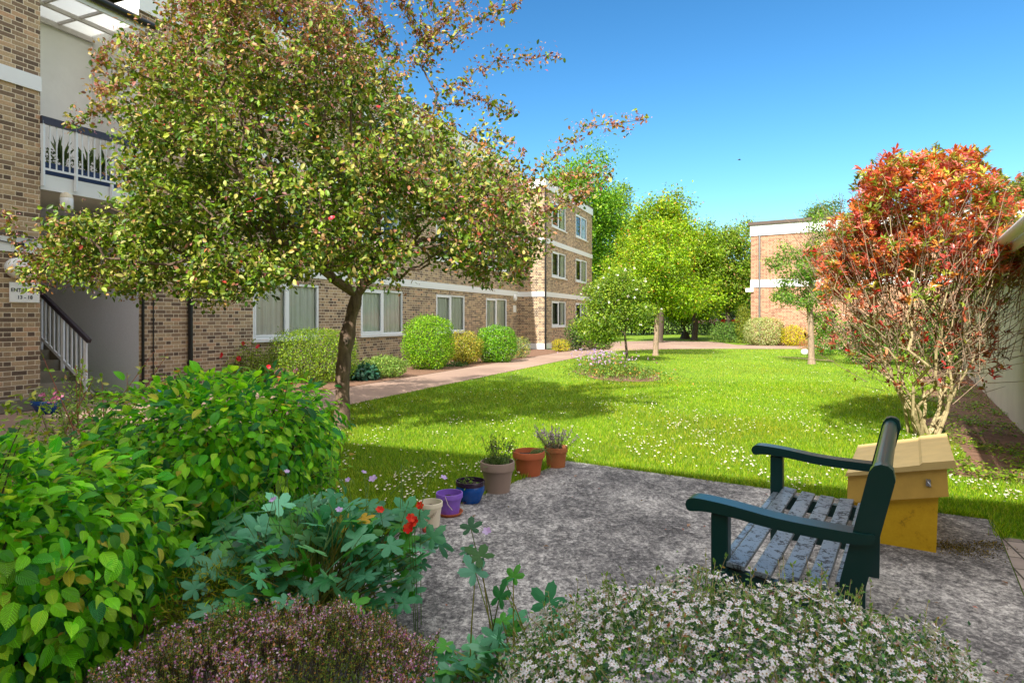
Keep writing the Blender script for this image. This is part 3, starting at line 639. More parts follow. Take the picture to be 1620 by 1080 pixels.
for s, n, z1, rr in ((9.17, MN+.06, 7.85, .045), (27.14, BN+.07, 7.5, .045), (8.16, MN+.03, 2.6, .025), (8.38, MN+.02, 1.9, .01)):
    d_ = Soup(); d_.tube([SN(s, n, -.01), SN(s, n, z1)], rr, 10)
    if rr > .03:
        for zz in (.5, 2.3, 4.4, 6.4): d_.tube([SN(s, n, zz), SN(s, n, zz+.06)], rr*1.35, 10)
    d_.build('downpipe', M['black'], bld, smooth=False)
# stairwell between the wing and the long wall
sw = Soup(); panel(sw, SN(8.1, MN-.005), SN(8.1, -15), 0, 3.5, mi=1); panel(sw, SN(8.1, MN-.005), SN(8.1, -15), 3.5, 7.4, mi=0)
panel(sw, SN(6.38, -12.1), SN(8.1, -12.1), 3.75, 7.4, mi=0); panel(sw, SN(2.5, -15), SN(8.1, -15), 0, 3.5, mi=1)
sw.build('stairwell_wall', [M['render'], M['render_grey']], bld)
ls_ = Soup(); ls_.prism([SN(6.405, MN)[:2], SN(8.095, MN)[:2], SN(8.095, -12.6)[:2], SN(6.405, -12.6)[:2]], 3.5, 3.75); ls_.build('landing', M['white'], bld)
dr = Soup(); dr.bar(SN(6.42, -12.07, 4.8), SN(6.75, -12.07, 4.8), .05, 2.1); do = dr.build('door', M['dark_rail'], bld)
dr = Soup(); dr.bar(SN(6.5, -12.035, 5.35), SN(6.68, -12.035, 5.35), .02, .5); dr.build('glazing', M['glass'], do)
st = Soup()
for i in range(13): st.prism([SN(5.6, -10.56-.27*i)[:2], SN(7.05, -10.56-.27*i)[:2], SN(7.05, -10.83-.27*i+(-.02 if i < 12 else 0))[:2], SN(5.6, -10.83-.27*i-.02)[:2]], 0 if i == 0 else .175*i-.02, .175*(i+1)-.001*i)
st.bar(SN(7.07, -10.6, .0), SN(7.07, -13.8, 2.08), .04, .34)
st.build('stairs', M['concrete_step'], bld)
rl = Soup(); sr = 7.0
def stair_z(n): return .2+(-10.62-n)*.648
pa_, pb_ = SN(sr, -10.62, stair_z(-10.62)), SN(sr, -13.2, stair_z(-13.2)); rl.bar(pa_+[0, 0, .12], pb_+[0, 0, .12], .03, .05)
for i in range(22):
    n = -10.62-i*.117; z = stair_z(n); thk = .045 if i % 5 == 0 else .022
    rl.bar(SN(sr, n, z-(.12 if i % 5 == 0 else -.12)), SN(sr, n, z+.9), thk, thk, up=(1, 0, 0))
ro = rl.build('stair_railing', M['white_steel'], bld)
h = Soup(); h.bar(pa_+[0, 0, .9]+SN(0, .1, -.065), pb_+[0, 0, .9], .06, .07); h.build('handrail', M['dark_rail'], ro)
rl = Soup(); rn = MN+.035
rl.bar(SN(6.4, rn, 3.83), SN(8.1, rn, 3.83), .02, .035)
for i in range(17):
    thk = .04 if i in (0, 5, 11, 16) else .016; zb = 3.55 if thk > .03 else 3.83
    rl.bar(SN(6.42+i*.1035, rn, zb), SN(6.42+i*.1035, rn, 4.6), thk, thk, up=(1, 0, 0))
ro = rl.build('balcony_railing', M['white_steel'], bld)
h = Soup(); h.bar(SN(6.39, rn, 4.61), SN(8.11, rn, 4.61), .05, .12); h.build('handrail', M['dark_rail'], ro)
# translucent canopy over the landing
cn = Soup(); cn.prism([SN(6.42, -12.08)[:2], SN(8.08, -12.08)[:2], SN(8.08, -10.62)[:2], SN(6.42, -10.62)[:2]], 6.86, 6.87); co = cn.build('canopy', M['sheet'], bld)
fr = Soup()
for s in (6.85, 7.45): fr.bar(SN(s, -12.07, 6.83), SN(s, -10.65, 6.83), .035, .05)
fr.bar(SN(6.42, -11.45, 6.8), SN(8.08, -11.45, 6.8), .05, .07); fr.bar(SN(6.42, -12.05, 6.78), SN(8.08, -12.05, 6.78), .05, .09); fr.build('rafter', M['kerb'], co)
fr = Soup(); fr.bar(SN(6.42, -10.66, 6.8), SN(8.1, -10.66, 6.8), .04, .16); fr.build('edge_board', M['white'], co)
fr = Soup(); fr.tube([SN(6.3, -10.58, 6.86), SN(8.25, -10.58, 6.86)], .065, 12); fr.build('gutter', M['black'], co, smooth=True)
cb = Soup(); q = [SN(s, MN+.045, 2.66+.03*math.sin(s*6)-(.05 if s < 6.1 else 0)) for s in np.linspace(5.3, 6.4, 14)]; cb.tube(q, .008, 6); cb.tube([SN(5.3, MN+.045, 2.72), SN(6.4, MN+.045, 2.7)], .01, 6)
cb.build('cable', M['black'], bld)

# lamps and signs on the block
def oval_lamp(name, label, s, n, z, rx, rzz, conduit):
    root = thing(name, label, 'wall lamp', tuple(SN(s, n, z)))
    L = Soup(); a = np.linspace(0, math.pi/2, 9); k = 28; th_ = np.arange(k)*2*math.pi/k
    rows = [(1.0, 0.)]+[(math.cos(x), .035+.09*math.sin(x)) for x in a[:-1]]+[(.02, .125)]
    V = np.concatenate([np.array([SN(s+rx*q_*math.cos(t), n+dz, z+rzz*q_*math.sin(t)) for t in th_]) for q_, dz in rows]); m_ = len(rows)
    L.add(V, [[i*k+j, i*k+(j+1) % k, (i+1)*k+(j+1) % k, (i+1)*k+j] for i in range(m_-1) for j in range(k)]); L.build('diffuser', M['lamp_white'], root, smooth=True)
    if conduit:
        c_ = Soup(); c_.tube([SN(s, n+.02, z+rzz*.9), SN(s, n+.02, z+rzz+.17)], .009, 6); c_.bar(SN(s-.05, n+.045, z+rzz+.2), SN(s+.05, n+.045, z+rzz+.2), .04, .06); c_.build('conduit', M['black'], root)
oval_lamp('wall_lamp', 'large white oval lamp above the entrance sign on the left brick wall', 6.08, MN+.004, 2.2, .2, .165, True)
oval_lamp('wall_lamp', 'small white oval lamp high on the brick beside the projecting bay', 26.75, MN+.004, 2.37, .16, .17, False)
oval_lamp('wall_lamp', 'tiny pale lamp on the first floor brick near the black corner downpipe', 27.0-.1, MN+.004, 3.62, .1, .13, False)
def sign(label, s0, s1, z0, z1, n, lines, name='entrance_sign'):
    root = thing(name, label, 'sign', tuple(SN((s0+s1)/2, n, z0)))
    b_ = Soup(); b_.bar(SN(s0, n+.012, (z0+z1)/2), SN(s1, n+.012, (z0+z1)/2), .016, z1-z0); b_.build('board', M['sign_white'], root, bevel=.003)
    for txt, size, zz in lines:
        cu = bpy.data.curves.new('lettering', 'FONT'); cu.body = txt; cu.size = size; cu.align_x = 'CENTER'; cu.extrude = .001; cu.offset = size*.018
        ob = bpy.data.objects.new('lettering', cu); COL.objects.link(ob)
        dg = bpy.context.evaluated_depsgraph_get(); me = bpy.data.meshes.new_from_object(ob.evaluated_get(dg)); bpy.data.objects.remove(ob)
        o_ = bpy.data.objects.new('lettering', me); COL.objects.link(o_); me.materials.clear(); me.materials.append(M['sign_ink'])
        o_.parent = root; o_.rotation_euler = (R(90), 0, AZ); o_.location = SN((s0+s1)/2, n+.0225, zz)-np.array(root.location)
sign('white entrance sign numbered 13 - 18 on the left brick wall under the oval lamp', 5.95, 6.43-.05, 1.67, 1.98, MN, [('ENTRANCE', .077, 1.835), ('13 - 18', .077, 1.725)])
sign('small white notice plate on the far brick beside the projecting bay', 26.6, 26.95, 1.7, 2.02, MN, [], 'notice_plate')
jl = thing('jar_lamp', 'white jar shaped lamp hanging under the stair landing', 'lamp', tuple(SN(6.75, MN+.02, 3.5)))
q = Soup(); q.lathe([(0, -.30), (.075, -.30), (.095, -.26), (.095, -.10), (.08, -.08)], SN(6.75, MN+.09, 3.5), 20); q.build('jar', M['lamp_white'], jl, smooth=True)
q = Soup(); q.lathe([(.085, -.1), (.095, -.09), (.08, -.03), (.03, -.015), (.03, 0), (0, 0)], SN(6.75, MN+.09, 3.5), 20); q.bar(SN(6.75, MN-.02, 3.485), SN(6.75, MN+.1, 3.485), .05, .02); q.build('cap', M['cream'], jl, smooth=False)

# red brick block at the far right
rb0 = np.array([12.93, 33.7]); blk = thing('brick_block', 'two storey orange brick block with white fascia at the far end of the lawn', 'apartment building', (rb0[0], rb0[1], 0))
w = Soup(); AE = math.atan2(E[1], E[0])
panel(w, rb0, rb0+E*14, 0, 6.43, [], D); panel(w, rb0, rb0+D*12, 0, 6.43); panel(w, rb0+E*14, rb0+E*14+D*12, 0, 6.43)
w.build('wall', [M['brick_red'], M['interior']], blk)
def estrip(sp, e0, e1, d, z0, z1, t): sp.bar(np.r_[rb0+E*e0-D*(d+t/2), (z0+z1)/2], np.r_[rb0+E*e1-D*(d+t/2), (z0+z1)/2], t, z1-z0)
q = Soup(); estrip(q, -.03, 14, 0, 5.86, 6.42, .06); q.bar(np.r_[rb0-E*.015-D*.0, 6.14], np.r_[rb0-E*.015+D*12, 6.14], .03, .56); q.build('fascia', M['white'], blk)
q = Soup(); estrip(q, -.02, 14, 0, 3.08, 3.49, .04); q.build('band', M['white'], blk)
q = Soup(); q.prism([(rb0-E*.12-D*.14), (rb0+E*14-D*.14), (rb0+E*14+D*12), (rb0-E*.12+D*12)], 6.435, 6.6); q.build('roof', M['roof_felt'], blk)
q = Soup(); q.tube([np.r_[rb0+E*.46-D*.1, 0], np.r_[rb0+E*.46-D*.1, 5.9]], .05, 8); q.build('downpipe', M['metal'], blk)
q = Soup(); q.bar(np.r_[rb0-E*.25-D*.05, 2.95], np.r_[rb0+E*.15-D*.05, 2.95], .14, .2); q.build('floodlight', M['lamp_white'], blk)
# white rendered bungalow at the right
bg_ = thing('bungalow', 'low white rendered bungalow with grey roof behind the red leaved shrub', 'bungalow', tuple(ED(WE, 8.5)))
w = Soup(); panel(w, ED(WE, 5.2), ED(WE, 23), -.03, 2.35); panel(w, ED(WE, 5.2), ED(WE+7, 5.2), -.03, 2.35); panel(w, ED(WE, 23), ED(WE+7, 23), -.03, 2.35); w.build('wall', [M['cream_render'], M['interior']], bg_)
q = Soup(); q.extrude([(-.22, 2.27), (-.22, 2.33), (3.4, 3.9), (7.2, 2.3), (7.2, 2.24), (3.4, 3.82)], ED(0, 5.0)+np.r_[E*WE, 0], np.r_[E, 0], (0, 0, 1), np.r_[D*18.3, 0]); q.build('roof', M['slate'], bg_)
q = Soup(); q.bar(ED(WE-.245, 4.98, 2.24), ED(WE-.245, 23.3, 2.24), .04, .17); q.build('fascia', M['white'], bg_)
q = Soup(); q.tube([ED(WE-.33, 4.98, 2.27), ED(WE-.33, 23.3, 2.27)], .055, 10); q.build('gutter', M['white_steel'], bg_, smooth=True)
q = Soup(); q.bar(ED(WE+1.2, 9.4, 3.0), ED(WE+1.2, 9.4, 3.75), .35, .35, up=(1, 0, 0)); q.build('chimney', M['roof_felt'], bg_)
# ------------------------------------------------------------------ bench, grit bin, pots
def pt(o2, e, d, z): return np.r_[o2+E*e+D*d, z]
A3 = [np.r_[E, 0], np.r_[D, 0], np.array([0, 0, 1.])]
bo = np.array([1.29, 2.35]); BL = 1.30                   # near rear leg on the ground, length along D
bench = thing('park_bench', 'dark green wooden garden bench with worn grey seat slats on the patio', 'bench', (bo[0], bo[1], 0))
def cham(pr, it=2):
    pr = np.asarray(pr, float)
    for _ in range(it): nx = np.roll(pr, -1, 0); pr = np.stack([pr*.78+nx*.22, pr*.22+nx*.78], 1).reshape(-1, 2)
    return pr
def bb(sp, e0, e1, d0, d1, z0, z1, mi=0): sp.box(pt(bo, (e0+e1)/2, (d0+d1)/2, (z0+z1)/2), ((e1-e0)/2, (d1-d0)/2, (z1-z0)/2), A3, mi)
for d in (0, BL):
    q = Soup(); pr = [(-.045, 0), (.035, 0), (.04, .42), (.135, .83), (.128, .868), (.112, .882), (.09, .886), (.068, .878), (.053, .858), (.046, .835), (-.045, .43)]
    q.extrude(pr, pt(bo, 0, d-.03, 0), A3[0], A3[2], A3[1]*.06); q.build('leg', M['bench'], bench, bevel=.006)
    q = Soup(); bb(q, -.525, -.455, d-.03, d+.03, 0, .605); q.build('leg', M['bench'], bench, bevel=.006)
    q = Soup(); pr = [(-.615, .60), (-.63, .625), (-.622, .652), (-.59, .664), (-.45, .655), (-.25, .628), (.03, .622), (.075, .63), (.065, .578), (-.25, .582), (-.45, .608), (-.56, .612)]
    q.extrude(cham(pr), pt(bo, 0, d-.043, 0), A3[0], A3[2], A3[1]*.086); q.build('armrest', M['bench'], bench, bevel=.009)
    q = Soup(); pr = [(-.46, .30), (-.46, .385), (-.36, .372), (-.2, .362), (-.05, .37), (-.04, .29)]
    q.extrude(pr, pt(bo, 0, d-.022, 0), A3[0], A3[2], A3[1]*.044); q.build('side_rail', M['bench'], bench, bevel=.005)
    q = Soup(); bb(q, -.46, -.04, d-.02, d+.02, .12, .17); q.build('stretcher', M['bench'], bench, bevel=.004)
q = Soup(); bb(q, -.51, -.475, .028, BL-.028, .30, .395); q.build('front_rail', M['bench_slat'], bench, bevel=.006)
for i, (e, z) in enumerate(((-.425, .392), (-.325, .380), (-.225, .374), (-.125, .374), (-.03, .382))):
    q = Soup(); tilt = (-.11, -.09, -.02, .05, .1)[i]
    q.box(pt(bo, e, BL/2, z+.012), (.036, BL/2+(.035 if i < 4 else -.035), .011), [A3[0]*math.cos(tilt)+A3[2]*math.sin(tilt), A3[1], A3[2]*math.cos(tilt)-A3[0]*math.sin(tilt)])
    q.build('seat_slat', M['bench_slat'], bench, bevel=.004)
def backp(z): return .0+(z-.42)*.232
q = Soup(); q.extrude(cham([(.045, .80), (.058, .855), (.085, .872), (.115, .86), (.122, .80)]), pt(bo, 0, .03, 0), A3[0], A3[2], A3[1]*(BL-.06)); q.build('top_rail', M['bench'], bench, bevel=.006)
q = Soup(); q.box(pt(bo, .0, BL/2, .47), (.018, BL/2-.03, .035), A3); q.build('lower_rail', M['bench'], bench, bevel=.005)
for i in range(9):
    q = Soup(); d = .12+i*(BL-.24)/8; q.bar(pt(bo, .005, d, .5), pt(bo, .078, d, .81), .045, .016, up=tuple(A3[1])); q.build('back_slat', M['bench'], bench, bevel=.003)
gb = G(1481, 874)[:2]; gbin = thing('grit_bin', 'yellow plastic grit bin with sloping faded lid behind the bench', 'grit bin', (gb[0], gb[1], 0))
q = Soup(); q.extrude([(-.44, .0), (0, .0), (.012, .362), (-.45, .25)], pt(gb, 0, 0, 0), A3[0], A3[2], A3[1]*.95); q.build('body', M['bin'], gbin, bevel=.012)
q = Soup(); q.extrude([(-.475, .235), (.062, .357), (.052, .525), (-.47, .405)], pt(gb, 0, -.03, 0), A3[0], A3[2], A3[1]*1.0); q.build('hopper', M['bin_mid'], gbin, bevel=.01)
q = Soup(); sl_ = (.555-.42)/.53
def lz_(e): return .408+(e+.48)*(.533-.408)/.56
q.extrude([(-.485, lz_(-.485)), (.085, lz_(.085)), (.098, lz_(.098)+.012), (.09, lz_(.09)+.045), (-.07, lz_(-.07)+.046), (-.085, lz_(-.085)+.034), (-.478, lz_(-.478)+.022)], pt(gb, 0, -.05, 0), A3[0], A3[2], A3[1]*1.04)
lid = q.build('lid', M['bin_top'], gbin, bevel=.008)
for d in (.30, .58):
    q = Soup(); z = lz_(.045)+.0463
    q.add([pt(gb, -.03, d+.05, z-.018), pt(gb, .062, d+.075, z+.002), pt(gb, .062, d-.02, z+.002), pt(gb, .062, d-.02, z-.002)], [[0, 1, 2]]); q.build('finger_grip', M['bin'], lid)
q = Soup(); z = .415; q.tube([pt(gb, -.045, -.033, z+.03), pt(gb, -.045, -.05, z+.02), pt(gb, -.03, -.052, z-.005), pt(gb, -.03, -.034, z-.012)], .005, 6); q.box(pt(gb, -.04, -.034, z+.012), (.012, .004, .02), A3); q.build('hasp', M['metal'], gbin)

def pot(name, label, px, py, rt, rbm, h, mat, rim=.025, style='plain', group='plant pots along the patio edge', z0=0., soil=.8):
    c = G(px, py, z0); c[2] = z0; root = thing(name, label, 'plant pot', tuple(c), group); s = Soup()
    if style == 'bowl': pr = [(0, .002), (rbm, 0), (rbm*1.12, h*.1), (rt*1.0, h*.55), (rt*.97, h*.8), (rt*.93, h*.84)]
    else: pr = [(0, .002), (rbm, 0), (rbm+(rt*.93-rbm)*.5, h*.5), (rt*.93, h-rim*1.6)]
    pr += [(rt, h-rim*1.55), (rt*1.01, h-rim*.2), (rt*.985, h), (rt*.93, h), (rt*.915, h-.02), (rt*.88, h*(soil-.06))]
    s.lathe(pr, c, 40); s.build('body', M[mat], root, smooth=True)
    e = root.children[0].modifiers.new('edge', 'EDGE_SPLIT'); e.split_angle = R(38)
    q = Soup(); a = np.arange(26)*2*math.pi/26; rr = rt*.895
    rings = [(0, .006), (.5, .009), (1, 0)]
    V = np.vstack([np.c_[np.cos(a)*rr*f+c[0], np.sin(a)*rr*f+c[1], np.full(26, c[2]+h*soil+dz)+rng.normal(0, .003, 26)] for f, dz in rings])
    q.add(V, [[i*26+j, i*26+(j+1) % 26, (i+1)*26+(j+1) % 26, (i+1)*26+j] for i in range(2) for j in range(26)]); q.build('compost', M['compost'], root, smooth=True)
    return c, h*soil, root
def sprigs(root, c, z, rr, n, hgt, colours, flower=None, lean=.25, lsize=.012, name='stem', lname='leaf', fname='flower_spike', per=16):
    """upright stems with small leaves, some ending in flower spikes, as parts of a plant"""
    a = rng.random(n)*6.28; r = rr*rng.random(n)**.5; b0 = np.c_[c[0]+np.cos(a)*r*.6, c[1]+np.sin(a)*r*.6, np.full(n, z)]
    hh = hgt*rng.uniform(.6, 1.1, n); b1 = b0+np.c_[np.cos(a)*r*.7*lean/.25, np.sin(a)*r*.7*lean/.25, hh]+rng.normal(0, .012, (n, 3))
    s = Soup(); sticks(s, b0, b1, .0018, .0012, 4, lin((96, 110, 60))); s.build(name, M['leaf'], root)
    i = np.repeat(np.arange(n), per); f = rng.random((len(i), 1))*.85; q = b0[i]*(1-f)+b1[i]*f
    s = Soup(); lz = lsize*rng.uniform(.7, 1.3, len(i)); leaves(s, q, rdir(len(i))+np.array([0, 0, .7]), rdir(len(i)), lz*2.2, lz*.7, pal(len(i), colours, .2)); s.build(lname, M['leaf'], root)
    if flower:
        i = np.repeat(np.arange(n), 14); f = .72+.3*rng.random((len(i), 1)); q = b0[i]*(1-f)+b1[i]*f+rng.normal(0, .004, (len(i), 3)); s = Soup()
        leaves(s, q, rdir(len(i))+np.array([0, 0, .5]), rdir(len(i)), .014, .009, pal(len(i), flower, .2)); s.build(fname, M['petal'], root)
def plant(name, label, c, z, group=None, cat='plant'):
    return thing(name, label, cat, (c[0], c[1], c[2]+z), group)
GRNS = [((96, 124, 60), 3), ((120, 140, 80), 2), ((70, 100, 50), 2)]
c, z, r = pot('plant_pot', 'weathered brown terracotta pot with lavender at the far end of the pot row', 879.5, 737, .112, .088, .19, 'terra_brown', .03)
p_ = plant('potted_lavender', 'bushy purple grey lavender growing in the farthest terracotta pot', c, z); sprigs(p_, c, c[2]+z, .13, 46, .2, [((110, 104, 96), 3), ((130, 124, 104), 2), ((90, 100, 70), 2)], [((120, 96, 130), 3), ((150, 120, 160), 2), ((96, 80, 110), 2)], .4)
c, z, r = pot('plant_pot', 'bright terracotta pot with trailing grass, second from the far end of the row', 836.5, 750, .147, .105, .215, 'terra', .035)
p_ = plant('potted_grass', 'loose green grass tuft trailing over the bright terracotta pot', c, z); s = Soup()
for i in range(46):
    a = rng.uniform(-1.4, 1.0); L_ = rng.uniform(.1, .26); b = np.array([c[0]+rng.uniform(0, .1), c[1]+rng.uniform(-.05, .05), c[2]+z]); t = np.linspace(0, 1, 6)
    s.tube(b+np.c_[t*L_*math.cos(a)*.8, t*L_*math.sin(a)*.5, .32*L_*np.sin(t*2.6)-.45*L_*t**3], .0022*(1.1-t), 4, C=pal(1, GRNS)[0], caps=False)
s.build('blade', M['leaf'], p_)
c, z, r = pot('plant_pot', 'large taupe plastic pot with lavender stems in the middle of the row', 787, 776, .141, .102, .245, 'taupe', .042)
p_ = plant('potted_lavender', 'thin upright lavender stems growing in the large taupe pot', c, z); sprigs(p_, c, c[2]+z, .1, 24, .24, GRNS, [((110, 118, 70), 3), ((120, 100, 130), 1.5), ((90, 100, 60), 2)], .35)
s = Soup(); k = 300; q = np.c_[rng.normal(c[0], .05, k), rng.normal(c[1], .05, k), c[2]+z+rng.random(k)*.06]; leaves(s, q, rdir(k)+np.array([0, 0, .8]), rdir(k), .05, .006, pal(k, GRNS)); s.build('leaf', M['leaf'], p_)
c, z, r = pot('plant_pot', 'round glazed blue pot with dark rim between the taupe and purple pots', 744, 793, .113, .075, .165, 'glaze', .022, 'bowl', soil=.78)
r.children[0].data.materials.append(M['glaze_dark'])
for pg in r.children[0].data.polygons:
    if pg.center.z > .125: pg.material_index = 1
p_ = plant('seedling', 'small green seedling leaves in the glazed blue pot', c, z); s = Soup(); k = 26; q = np.c_[rng.normal(c[0]-.03, .03, k), rng.normal(c[1], .03, k), c[2]+z+rng.uniform(0, .045, k)]; leaves(s, q, rdir(k), rdir(k)+np.array([0, 0, 1.2]), .035, .02, pal(k, [((120, 150, 50), 1), ((90, 130, 40), 1)]), T_LEAF); s.build('leaf', M['leaf'], p_)
c, z, r = pot('plant_pot', 'purple plastic pot standing in a shallow terracotta saucer', 711, 811, .097, .07, .15, 'purple', .022, soil=.72, z0=.008)
q = Soup(); q.lathe([(0, -.007), (.085, -.007), (.1, .015), (.094, .015), (.08, -.001), (0, -.001)], c, 32); q.build('saucer', M['terra'], r, smooth=True)
q = Soup(); q.tube([c+[-.02, -.098, .145], c+[.0, -.1, .09], c+[.03, -.095, .05]], .002, 5, C=lin((200, 190, 150))); q.build('string', M['cream'], r)
c, z, r = pot('plant_pot', 'cream plastic pot nearest the camera beside the purple pot', 681, 831, .083, .062, .165, 'cream', .02, soil=.75)
q = Soup(); k = 7; 
for i in range(5): q.bar(c+np.array([-.02+.014*i, -.069-.001*i, .04+.012*i]), c+np.array([-.005+.014*i, -.0735-.001*i, .075+.012*i]), .006, .002)
q.build('printed_motif', plain('faint_print', (176, 160, 140), .6), r)
bk = G(676, 840); br_ = thing('brick_fragment', 'small red brick fragment lying beside the cream pot', 'brick', tuple(bk)); q = Soup(); q.box(bk+[0, 0, .014], (.03, .02, .014), [nrm([1, .4, 0]), nrm([-.4, 1, 0]), [0, 0, 1]]); q.build('chunk', plain('red_brick_lump', (170, 70, 52), .9, .25, 30, bmp=.004), br_, bevel=.005)

# ------------------------------------------------------------------ foreground planting
HB = [((110, 186, 24), 4), ((144, 214, 40), 4), ((70, 150, 34), 3), ((174, 218, 60), 2.4), ((50, 124, 64), 2), ((196, 190, 66), .4)]
def hornbeam(name, label, c, h, n, size, lump=.1, g=None):
    c = np.asarray(c, float); root = thing(name, label, 'hedge', tuple(c), g); sp = Soup()
    pos, out = shell(n, c, h, 3.0, .5, lump, 2.6)
    flat = nrm(out*np.array([1, 1, .15])+rdir(len(pos))*.25); up = np.clip(out[:, 2:3], 0, 1)
    ax = flat*(.35+.65*up)+np.array([0, 0, -1.])*(1-up)*.7+rdir(len(pos))*.55; nn = out+np.array([0, 0, .6])+rdir(len(pos))*.6
    lz = size*rng.choice([.6, .85, 1., 1.2], len(pos), p=[.25, .3, .3, .15])*rng.uniform(.85, 1.15, len(pos)); leaves(sp, pos, ax, nn, lz, lz*rng.uniform(.5, .64, len(pos)), pal(len(pos), HB, .2), T_HORN)
    sp.build('foliage', M['leaf_vein'], root, smooth=True)
    # twiggy shoots with leaves in two ranks
    k = 70; b0, o2 = shell(k, c, [x*.86 for x in h], 3.0, .1, lump, 2.6, zmin=-.2); d = nrm(o2+np.array([0, 0, .35])+rdir(len(b0))*.5); L_ = rng.uniform(.12, .26, len(b0))[:, None]; b1 = b0+d*L_
    t = Soup(); sticks(t, b0, b1, .003, .0015, 5); 
    a = rng.random(26)*6.28; s0 = c+np.c_[np.cos(a)*h[0]*.2*rng.random(26), np.sin(a)*h[1]*.3, np.zeros(26)-.01]; s1 = c+np.c_[np.cos(a)*h[0]*.75, np.sin(a)*h[1]*.75, rng.uniform(.7, 1.7, 26)*h[2]]
    sticks(t, s0, s1, .014, .004, 6); t.build('twig', M['bark_dark'], root)
    l2 = Soup(); i = np.repeat(np.arange(len(b0)), 6); f = np.tile(np.linspace(.25, 1, 6), len(b0))[:, None]; sgn = np.tile([1, -1, 1, -1, 1, -1], len(b0))[:, None]
    sd = nrm(np.cross(d[i], np.array([0, 0, 1.])))*sgn; leaves(l2, b0[i]+d[i]*L_[i]*f, sd*.8+d[i]*.5+np.array([0, 0, -.15]), np.array([0, 0, 1.])+rdir(len(i))*.25, size*rng.uniform(.6, 1.05, len(i)), size*.55, pal(len(i), [((120, 168, 44), 3), ((146, 180, 60), 2), ((96, 150, 40), 2), ((184, 150, 70), .4)], .14), T_HORN)
    l2.build('shoot_leaf', M['leaf_vein'], root, smooth=True)
hornbeam('hornbeam_hedge', 'clipped hornbeam bush at the left edge nearest the camera', (-2.2, 2.42, -.01), (.78, .6, .455), 8600, .068, .1)
hornbeam('hornbeam_hedge', 'rounded hornbeam bush between the crab apple trunk and the blue green geraniums', (-1.72, 3.72, -.01), (.62, .68, .54), 8000, .066, .16)

# geranium clump
gc = np.array([-.88, 2.78, -.01]); ger = thing('geranium', 'blue green leafy geranium clump at the left corner of the patio', 'plant', tuple(gc))
def geranium(root, pts, size, colours, stems_from):
    k = len(pts); sp = Soup(); out = nrm((pts-stems_from)*np.array([1, 1, .3])); d = out+rdir(k)*.55+np.array([0, 0, -.15]); n_ = np.array([0, 0, 1.])+out*.45+np.array([0, -.25, 0])+rdir(k)*.35
    lz = size*rng.uniform(.55, 1.15, k); leaves(sp, pts, d, n_, lz, lz, pal(k, colours, .17), T_PALM); sp.build('leaf', M['leaf'], root)
    s = Soup(); b = stems_from+rng.normal(0, 1, (k, 3))*np.array([.12, .1, 0]); mid = (b+pts)/2+np.array([0, 0, .06])
    cc = pal(k, [((120, 136, 56), 2), ((150, 140, 70), 1), ((96, 110, 50), 1)]); 
    for i in range(k): s.tube([b[i], mid[i], pts[i]], [.0032, .0026, .0018], 4, C=cc[i], caps=False)
    s.build('stem', M['leaf'], root)
GC = [((66, 140, 96), 4), ((92, 164, 124), 3), ((48, 116, 66), 3), ((76, 150, 46), 2.5), ((120, 180, 146), 1.3), ((200, 170, 40), .15)]
pp, oo = shell(330, gc+np.array([-.02, .05, 0]), (.5, .46, .285), 2.4, .5, .25, 3.0, zmin=-.3); geranium(ger, pp, .092, GC, gc)
# drooping buds, mauve and scarlet flowers above the clump
s = Soup(); k = 46; b0 = gc+np.c_[rng.normal(0, .25, k), rng.normal(.1, .2, k), rng.uniform(.4, .55, k)]; b1 = b0+np.c_[rng.normal(.02, .07, k), rng.normal(0, .06, k), rng.uniform(.1, .25, k)]; sticks(s, b0, b1, .0018, .001, 4, lin((110, 140, 80)))
hook = b1+np.c_[rng.normal(0, .02, (k, 2)), np.full(k, -.03)]; sticks(s, b1, hook, .001, .001, 3, lin((110, 140, 80))); leaves(s, hook, np.array([0, 0, -1.])+rdir(k)*.3, rdir(k), .014, .008, pal(k, [((110, 140, 90), 1)])); s.build('flower_stalk', M['leaf'], ger)
def flowers(pts, r, colours, name, root, petals=5, face=(0, -.4, 1.)):
    k = len(pts); f = Soup(); fn = nrm(np.asarray(face)+rdir(k)*.45); t1 = nrm(np.cross(fn, rdir(k))); t2 = np.cross(fn, t1); rr = r*rng.uniform(.75, 1.2, k)
    for w in range(petals):
        a = w*2*math.pi/petals; leaves(f, pts, t1*math.cos(a)+t2*math.sin(a)+fn*.2, fn, rr, rr*.95, pal(k, colours, .07), (np.array([(0, 0, 0), (.5, .42, .03), (.95, .3, .0), (1, 0, -.03), (.95, -.3, 0), (.5, -.42, .03)]), [[0, 1, 2, 3], [0, 3, 4, 5]]))
    return f.build(name, M['petal'], root)
flowers(np.vstack([b1[:5], [P(702, 755, 2.75), P(590, 757, 2.7), P(770, 840, 2.35)]]), .017, [((206, 180, 226), 1), ((190, 160, 214), 1)], 'flower', ger)
for x, y, Y in ((650, 819, 2.62), (646, 835, 2.6), (601, 806, 2.7), (664, 799, 2.85), (655, 825, 2.62)):
    q = P(x, y, Y); g0 = np.array([q[0]*.6-.4*.42, q[1]*.6+.4*2.95, 0.]); fl_ = thing('scarlet_flower', 'scarlet flower standing among the geranium leaves by the cream pot', 'flower', tuple(g0), 'scarlet flowers by the cream pot')
    flowers(q[None], .022, [((206, 34, 20), 2), ((232, 70, 40), 1)], 'petal', fl_, 6, (0, -.8, .5)); s = Soup(); s.tube([g0, (g0+q)/2+[0, 0, .05], q], [.002, .0018, .0014], 5, C=lin((96, 130, 60))); s.build('stem', M['leaf'], fl_)
g2c = np.array([-.0, 2.12, -.01]); g2 = thing('geranium', 'smaller straggling geranium between the heather and the white flowered shrub', 'plant', tuple(g2c))
